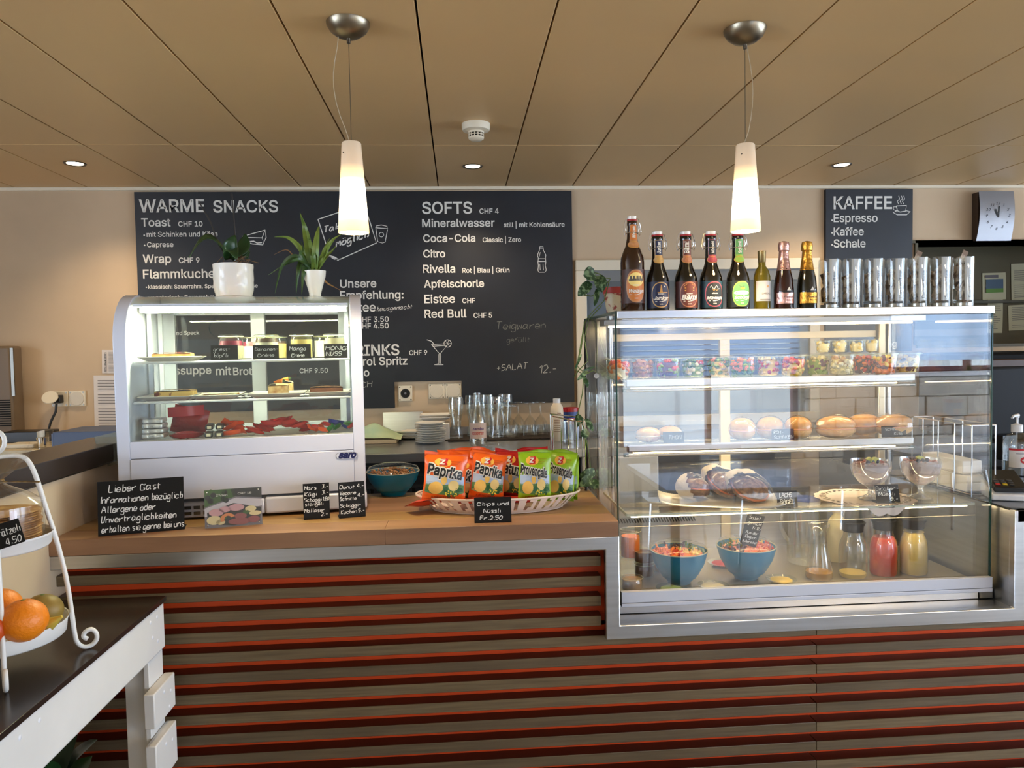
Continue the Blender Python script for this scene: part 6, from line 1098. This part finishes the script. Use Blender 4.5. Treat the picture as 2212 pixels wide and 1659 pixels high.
ET = V((-.915, 1.525, .8965)); e = thing('tiered_stand', 'white enamel two tier stand with scrolled wire feet on the side table', 'stand', ET, 0)
WM = mat('white_wire_enamel', (232, 230, 226), .35)
def tray(r, z0, z1): MB().lathe([(0, z0), (r * .93, z0), (r * .97, z0 + .004), (r, z1), (r * 1.015, z1 + .001), (r * 1.01, z1 - .003), (r * .985, z1 - .004), (r * .955, z0 + .006), (0, z0 + .003)], 56).build('tray', WM, e)
tray(.118, .05, .082); tray(.098, .232, .259)
for k, th in enumerate((27, -57, 120, 207)):
    a = math.radians(th); c_, s_ = math.cos(a), math.sin(a); pr_ = [(.0, .412), (.035, .414), (.055, .408), (.066, .39), (.075, .36), (.088, .3), (.102, .24), (.116, .16), (.124, .08), (.127, .04), (.131, .018), (.142, .006), (.156, .006), (.166, .016), (.166, .03), (.157, .04), (.146, .036), (.143, .027), (.15, .021)]
    pr_ = [(r if z > .1 else r * (1 if th in (27, -57) else .62), max(z, .006)) for r, z in pr_]
    if th in (120, 207): pr_ = [(min(r, .1), z) for r, z in pr_[:11]] + [(.1, .006)]
    MB().tube(smooth([(r * c_, r * s_, z) for r, z in pr_], 3), .0046, 8).build('leg', WM, e)
g = MB(); g.tube([(0, 0, .412), (.0, .0, .43)], .0045, 8); sp_ = [(.028 * (1 - k / 26) * math.cos(-1.6 + k * .38) + .0, 0, .447 + .028 * (1 - k / 26) * math.sin(-1.6 + k * .38)) for k in range(20)]; g.tube([(x + .004, y, z) for x, y, z in sp_], .0042, 8); g.tube([(-x - .004, y, z) for x, y, z in sp_], .0042, 8); g.build('scroll_handle', WM, e)
ORG = mat('orange_peel', (240, 134, 20), .4, var=.08, scale=6, bump=.25, bscale=160)
def fruit(name, lab, px, py, Y, r, M, cat='fruit', sc=(1, 1, .96), grp=None):
    p = at(px, py, Y); t = thing(name, lab, cat, p, 0, grp); MB().blob((0, 0, 0), r, 28, 18, sc=sc).build('flesh' if name != 'orange' else 'peel', M, t); MB().lathe([(0, .002), (.004, .001), (.005, 0)], 8).build('stem_end', mat('green_calyx', (96, 110, 50), .7), t, (0, 0, r * sc[2] - .0008)); return t
fruit('orange', 'shiny orange at the front of the lower tray', 52, 1340, 1.455, .041, ORG, grp='oranges on the stand'); fruit('orange', 'second orange partly cut off by the picture edge', 2, 1313, 1.52, .038, ORG, grp='oranges on the stand'); fruit('orange', 'darker blood orange low beside the front orange', -22, 1358, 1.43, .034, mat('blood_orange', (206, 84, 30), .4), grp='oranges on the stand')
fruit('pear', 'olive brown pear behind the front orange', 93, 1318, 1.56, .032, mat('pear_skin', (142, 116, 50), .5, var=.2, scale=20), sc=(1.2, 1, 1))
p = at(100, 1345, 1.5); t = thing('banana', 'yellow banana tip behind the front orange', 'fruit', p); MB().tube([(-.07, .03, -.006), (-.03, .01, -.008), (.01, 0, -.002), (.022, 0, .006), (.03, 0, .011)], [.012, .015, .012, .006, .003], 8).build('peel', mat('banana_yellow', (206, 178, 70), .5, var=.2, scale=20), t)
# waffle bag
wc = V((ET.x + .014, ET.y - .006, ET.z + .2365)); t = thing('waffle_bag', 'clear bag of thin round waffles tied with a gold ribbon', 'bag', wc); WAF = mat('waffle_biscuit', (214, 172, 112), .7, c2=(160, 110, 62), var=1, scale=30)
for k in range(16): MB().lathe([(0, .0006), (.068, .0006), (.071, .0018), (.068, .003), (0, .003)], 30, c=(random.uniform(-.002, .002), random.uniform(-.002, .002), .001 + k * .0045), wob=lambda a, z: 1 + .012 * math.sin(11 * a + k)).build('waffle', WAF, t)
MB().lathe([(.073, 0), (.077, .04), (.075, .085), (.05, .105), (.02, .12), (.008, .128), (.009, .134), (.028, .15), (.05, .175), (.062, .2)], 36, wob=lambda a, z: 1 + (.03 + .25 * max(0, z - .1) * 4) * math.sin(7 * a + 30 * z) * .5).build('film', FILM, t, ang=15)
g = MB(); g.lathe([(.011, .126), (.0125, .13), (.011, .134)], 16); g.tube([(.008, -.008, .13), (.03, -.012, .131), (.06, -.01, .13), (.085, -.012, .129)], .0022, 6, flat=.5); g.tube([(-.008, -.01, .13), (-.03, -.014, .124), (-.04, -.012, .12)], .004, 6, flat=.4); g.build('ribbon', mat('gold_brown_ribbon', (150, 116, 50), .35, c2=(60, 44, 34), var=1, scale=60), t)
MB().box((.054, -.048, .055), (.012, .002, .052), (0, 0, .8)).build('care_label', mat('pink_label', (226, 200, 200), .6), t)
p = at(-14, 1176, 1.415); card('small tilted black sign Brätzeli before the waffle bag', V((p.x, 1.4265, ET.z + .262 - .008)), .048, .045, [('Brätzeli', .04, .95, .5, .3), ('4.50', .35, .9, .08, .26)], .15, .1, wt=1.6, roll=.28, foot=False)
# ================================================================== far corner behind the low wall
ZL = 1.1255
t = thing('cooling_unit', 'brown grey machine with a vent grille at the picture edge', 'appliance', (at(24, 800, 3.74).x, 3.74, ZL)); MB().b2(-.4, .0, 0, .1, 0, .44).build('housing', mat('taupe_metal', (120, 100, 76), .5), t, bev=.012); MB().b2(-.002, .012, .0, .008, .2, .43).build('edge_trim', STEELD, t)
p = at(13, 905, 3.4)
for k in range(12): MB().box((-.035, -.003, .06 + k * .011), (.05, .006, .005)).build('vent', DARK, t)
a = at(122, 954, 3.3); t = thing('binder', 'blue grey ring binder lying on the pale side counter', 'binder', (a.x, 3.27, ZL), .0); MB().b2(0, .36, 0, .25, 0, .066).build('cover', mat('slate_blue', (74, 88, 118), .5), t, bev=.004); MB().b2(.01, .37, -.0, .24, .0, .0).build('paper_edge', CREAM, t) if False else MB().b2(-.004, .002, .0, .24, .004, .06).build('spine', mat('slate_blue_spine', (92, 106, 136), .5), t)
a = at(85, 958, 3.27); t = thing('steel_cup', 'small steel cup holding folded napkins', 'cup', (a.x, 3.29, ZL)); MB().lathe([(0, 0), (.015, 0), (.021, .044), (.019, .044), (0, .004)], 22).build('cup_body', CHROME, t); MB().grid(lambda u, v: (-.02 + .035 * u, .004 * math.sin(5 * u), .04 + .028 * v + .008 * u), 5, 3).build('napkin', CREAM, t)
a = at(105, 958, 3.3)
for k in range(4): tag(MB().lathe([(0, .001), (.013, 0), (.02, .045), (.0215, .046)], 20).build('plastic_cup', FILM, loc=(a.x, 3.3, ZL + k * .009)), 'clear plastic cup, %s of the little stack' % ('lowest', 'second', 'third', 'topmost')[k], 'cup', 'stacked clear cups')
a = at(45, 956, 3.28); tag(MB().b2(-.07, .05, 0, .1, 0, .018).build('cream_tray', CREAM, loc=(a.x, 3.28, ZL), bev=.004), 'cream tray with crumbs beside the steel cup', 'tray')
a = at(48, 940, 3.5); tag(MB().b2(-.09, .1, 0, .12, 0, .05).build('black_box', BPLAS, loc=(a.x, 3.5, ZL), bev=.004), 'low black box against the wall behind the cream tray', 'box')
a = at(222, 1011, 2.28); b = at(258, 1000, 2.28); c = at(258, 932, 2.28); d = at(203, 944, 2.28); cc = [a, b, c, d]
g = MB(); g.add([(q.x, q.y, q.z) for q in cc] + [(q.x + .0, q.y + .012, q.z) for q in cc], [(0, 1, 2, 3), (7, 6, 5, 4), (0, 4, 5, 1), (1, 5, 6, 2), (2, 6, 7, 3), (3, 7, 4, 0)]); tag(g.build('acrylic_panel', glass('frosted_acrylic', (.72, .75, .68), .06, .15, .9, .3, (.5, .5, .42)), flat=True), 'translucent greenish acrylic panel leaning beside the white cabinet', 'panel')
# ================================================================== right-hand worktop
ZR = 1.0345
t = thing('napkin_rack', 'chrome wire rack beside the display case holding napkin stacks', 'rack', (1.54, 2.15, ZR)); w_, d_, h_ = .075, .30, .215
ring = lambda z: [(0, 0, z), (w_, 0, z), (w_, d_, z), (0, d_, z), (0, 0, z)]
MB().tube(ring(h_), .0022, 6).build('top_rail', CHROME, t); MB().tube(ring(.004), .0022, 6).build('base_rail', CHROME, t)
for x, y in [(0, 0), (0, .08), (0, .16), (0, .24), (0, d_), (w_, 0), (w_, .15), (w_, d_)]: MB().tube([(x, y, 0), (x, y, h_)], .0022, 6).build('upright', CHROME, t)
NP = mat('napkin_white', (238, 232, 224), .8)
for k, (z0, z1, lab) in enumerate([(.006, .056, 'lower stack of white napkins in the chrome rack'), (.057, .1, 'upper stack of white napkins in the chrome rack')]): tag(MB().b2(.006, w_ - .006, .03 + .02 * k, .26, z0, z1).build('napkin_stack', NP, loc=(1.54, 2.15, ZR), bev=.003, rot=(0, 0, 0)), lab, 'napkins', 'napkin stacks')
p = at(2196, 1000, 2.48); t = thing('hand_sanitiser', 'clear pump bottle with a red and white label', 'bottle', (p.x, 2.48, ZR)); R = .043
MB().lathe([(0, .001), (R, .001), (R, .1), (R * .95, .12), (R * .7, .14), (R * .35, .15), (R * .35, .156)], 28).build('bottle_body', GLASSG, t); MB().lathe([(0, .003), (R * .95, .003), (R * .95, .05), (0, .05)], 24).build('gel', mat('clear_gel', (150, 160, 165), .1, trans=.5), t)
MB().rect(cyl(R), -R * 1.2, R * 1.2, .03, .095, n=18).build('label', WPLAS, t); g = MB(); fn = cyl(R, .0012); g.rect(fn, -R * 1.2, R * 1.2, .089, .096, 0, 16); g.rect(fn, -.03, .0, .078, .0795, 1, 6); g.ell(fn, -.004, .056, .014, .012, 0, 16, 1); g.ell(cyl(R, .0016), -.004, .056, .009, .004, 2, 12, 1); g.build('label_print', [mat('cherry_print', (200, 36, 50), .5), NAVY, WHITE], t, flat=True)
g = MB(); g.lathe([(R * .42, .15), (R * .42, .175), (R * .2, .178), (.004, .18), (.004, .2), (.007, .2), (.007, .212), (0, .213)], 18); g.tube([(.004, 0, .208), (-.02, -.01, .207), (-.03, -.014, .2)], [.006, .005, .004], 8); g.lathe([(.0, .02), (.0015, .02), (.0015, .15)], 8); g.build('pump', WPLAS, t)
p = on(2200, 1092, ZR); t = thing('card_terminal', 'black card payment terminal in a white cradle', 'terminal', (p.x + .02, p.y + .06, ZR), -.35); MB().prism([(0, 0), (.12, 0), (.12, .05), (0, .018)], EYZ, -.045, .06).build('cradle', WPLAS, t, bev=.004); MB().prism([(.006, .024), (.125, .056), (.12, .075), (.006, .04)], EYZ, -.038, .05).build('terminal_body', BPLAS, t, bev=.003)
for i in range(3):
    for j in range(3): MB().box((-.024 + .018 * j, .02 + .014 * i, .0455 + .0042 * i), (.012, .009, .003), (.26, 0, 0)).build('key', [mat('yellow_key', (206, 180, 40), .5), mat('red_key', (180, 40, 40), .5), mat('grey_key', (60, 60, 62), .5)][(0 if (i, j) == (0, 1) else 1 if (i, j) == (0, 0) else 2)], t, bev=.001)
p = at(2230, 900, 2.6); t = thing('till_monitor', 'black till monitor seen from behind at the picture edge', 'monitor', (p.x, 2.75, ZR), .15); MB().b2(-.09, .3, 0, .03, .1, .37).build('screen_housing', mat('matt_black', (14, 14, 17), .7, spec=.25), t, bev=.012, seg=3); MB().b2(.03, .1, .03, .06, 0, .2).build('monitor_foot', BPLAS, t, bev=.004); MB().lathe([(0, .001), (.005, .001), (.006, 0)], 12).build('housing_screw', STEELD, t, (-.07, -.0, .345), (math.radians(90), 0, 0))
t = thing('coffee_machine', 'large black coffee machine below the pass-through opening', 'appliance', (2.38, 3.24, 1.0505)); MB().b2(0, 1.0, .0, .5, .0, .40).build('machine_body', mat('machine_black', (10, 10, 12), .75, spec=.2), t, bev=.012); MB().b2(0, 1.0, -.012, -.001, .3, .37).build('control_strip', mat('brown_panel', (70, 44, 30), .5), t, bev=.004); MB().b2(-.0, .0, 0, .0, 0, .0).build('placeholder', BPLAS, t) if False else None
MB().box((.18, -.0025, .17), (.05, .004, .018)).build('energy_sticker', mat('yellow_sticker', (190, 190, 110), .6), t); MB().lathe([(0, .002), (.006, .001), (.007, 0)], 12).build('indicator_lamp', mat('red_indicator', (255, 20, 40), emit=12), t, (.075, -.002, .12), (math.radians(90), 0, 0))
# papers in the pass-through
for nm, lab, px, py, w_, h, rows, ph in [('recipe_sheet', 'paper with a blue and green picture in the pass-through', 2122, 590, .155, .17, 2, True), ('recipe_sheet', 'curled printed sheet beside the blue and green picture', 2184, 570, .17, .24, 16, False), ('recipe_sheet', 'long receipt hanging below the blue and green picture', 2134, 646, .1, .215, 14, False), ('recipe_sheet', 'printed sheet low in the pass-through opening', 2178, 660, .2, .16, 12, False)]:
    o = paper(nm, lab, px, py, w_, h, rows, Y=4.545, tilt=random.uniform(-.04, .04), col=(196, 190, 158))
    if ph: g = MB(); g.rect(lambda a, b: (a, -.0055, b), .02, .135, -.07, -.04, 0, 1); g.rect(lambda a, b: (a, -.0055, b), .02, .135, -.125, -.07, 0, 1); g.rect(lambda a, b: (a, -.006, b), .02, .135, -.125, -.1, 1, 1); g.build('picture', [mat('slate_picture', (60, 84, 104), .6), mat('green_picture', (84, 130, 30), .6)], o, flat=True)
struct(MB().b2(2.6, 4.5, 4.5, 4.549, 1.745, 1.76).build('trim_3', mat('olive_rail', (70, 66, 46), .6)))
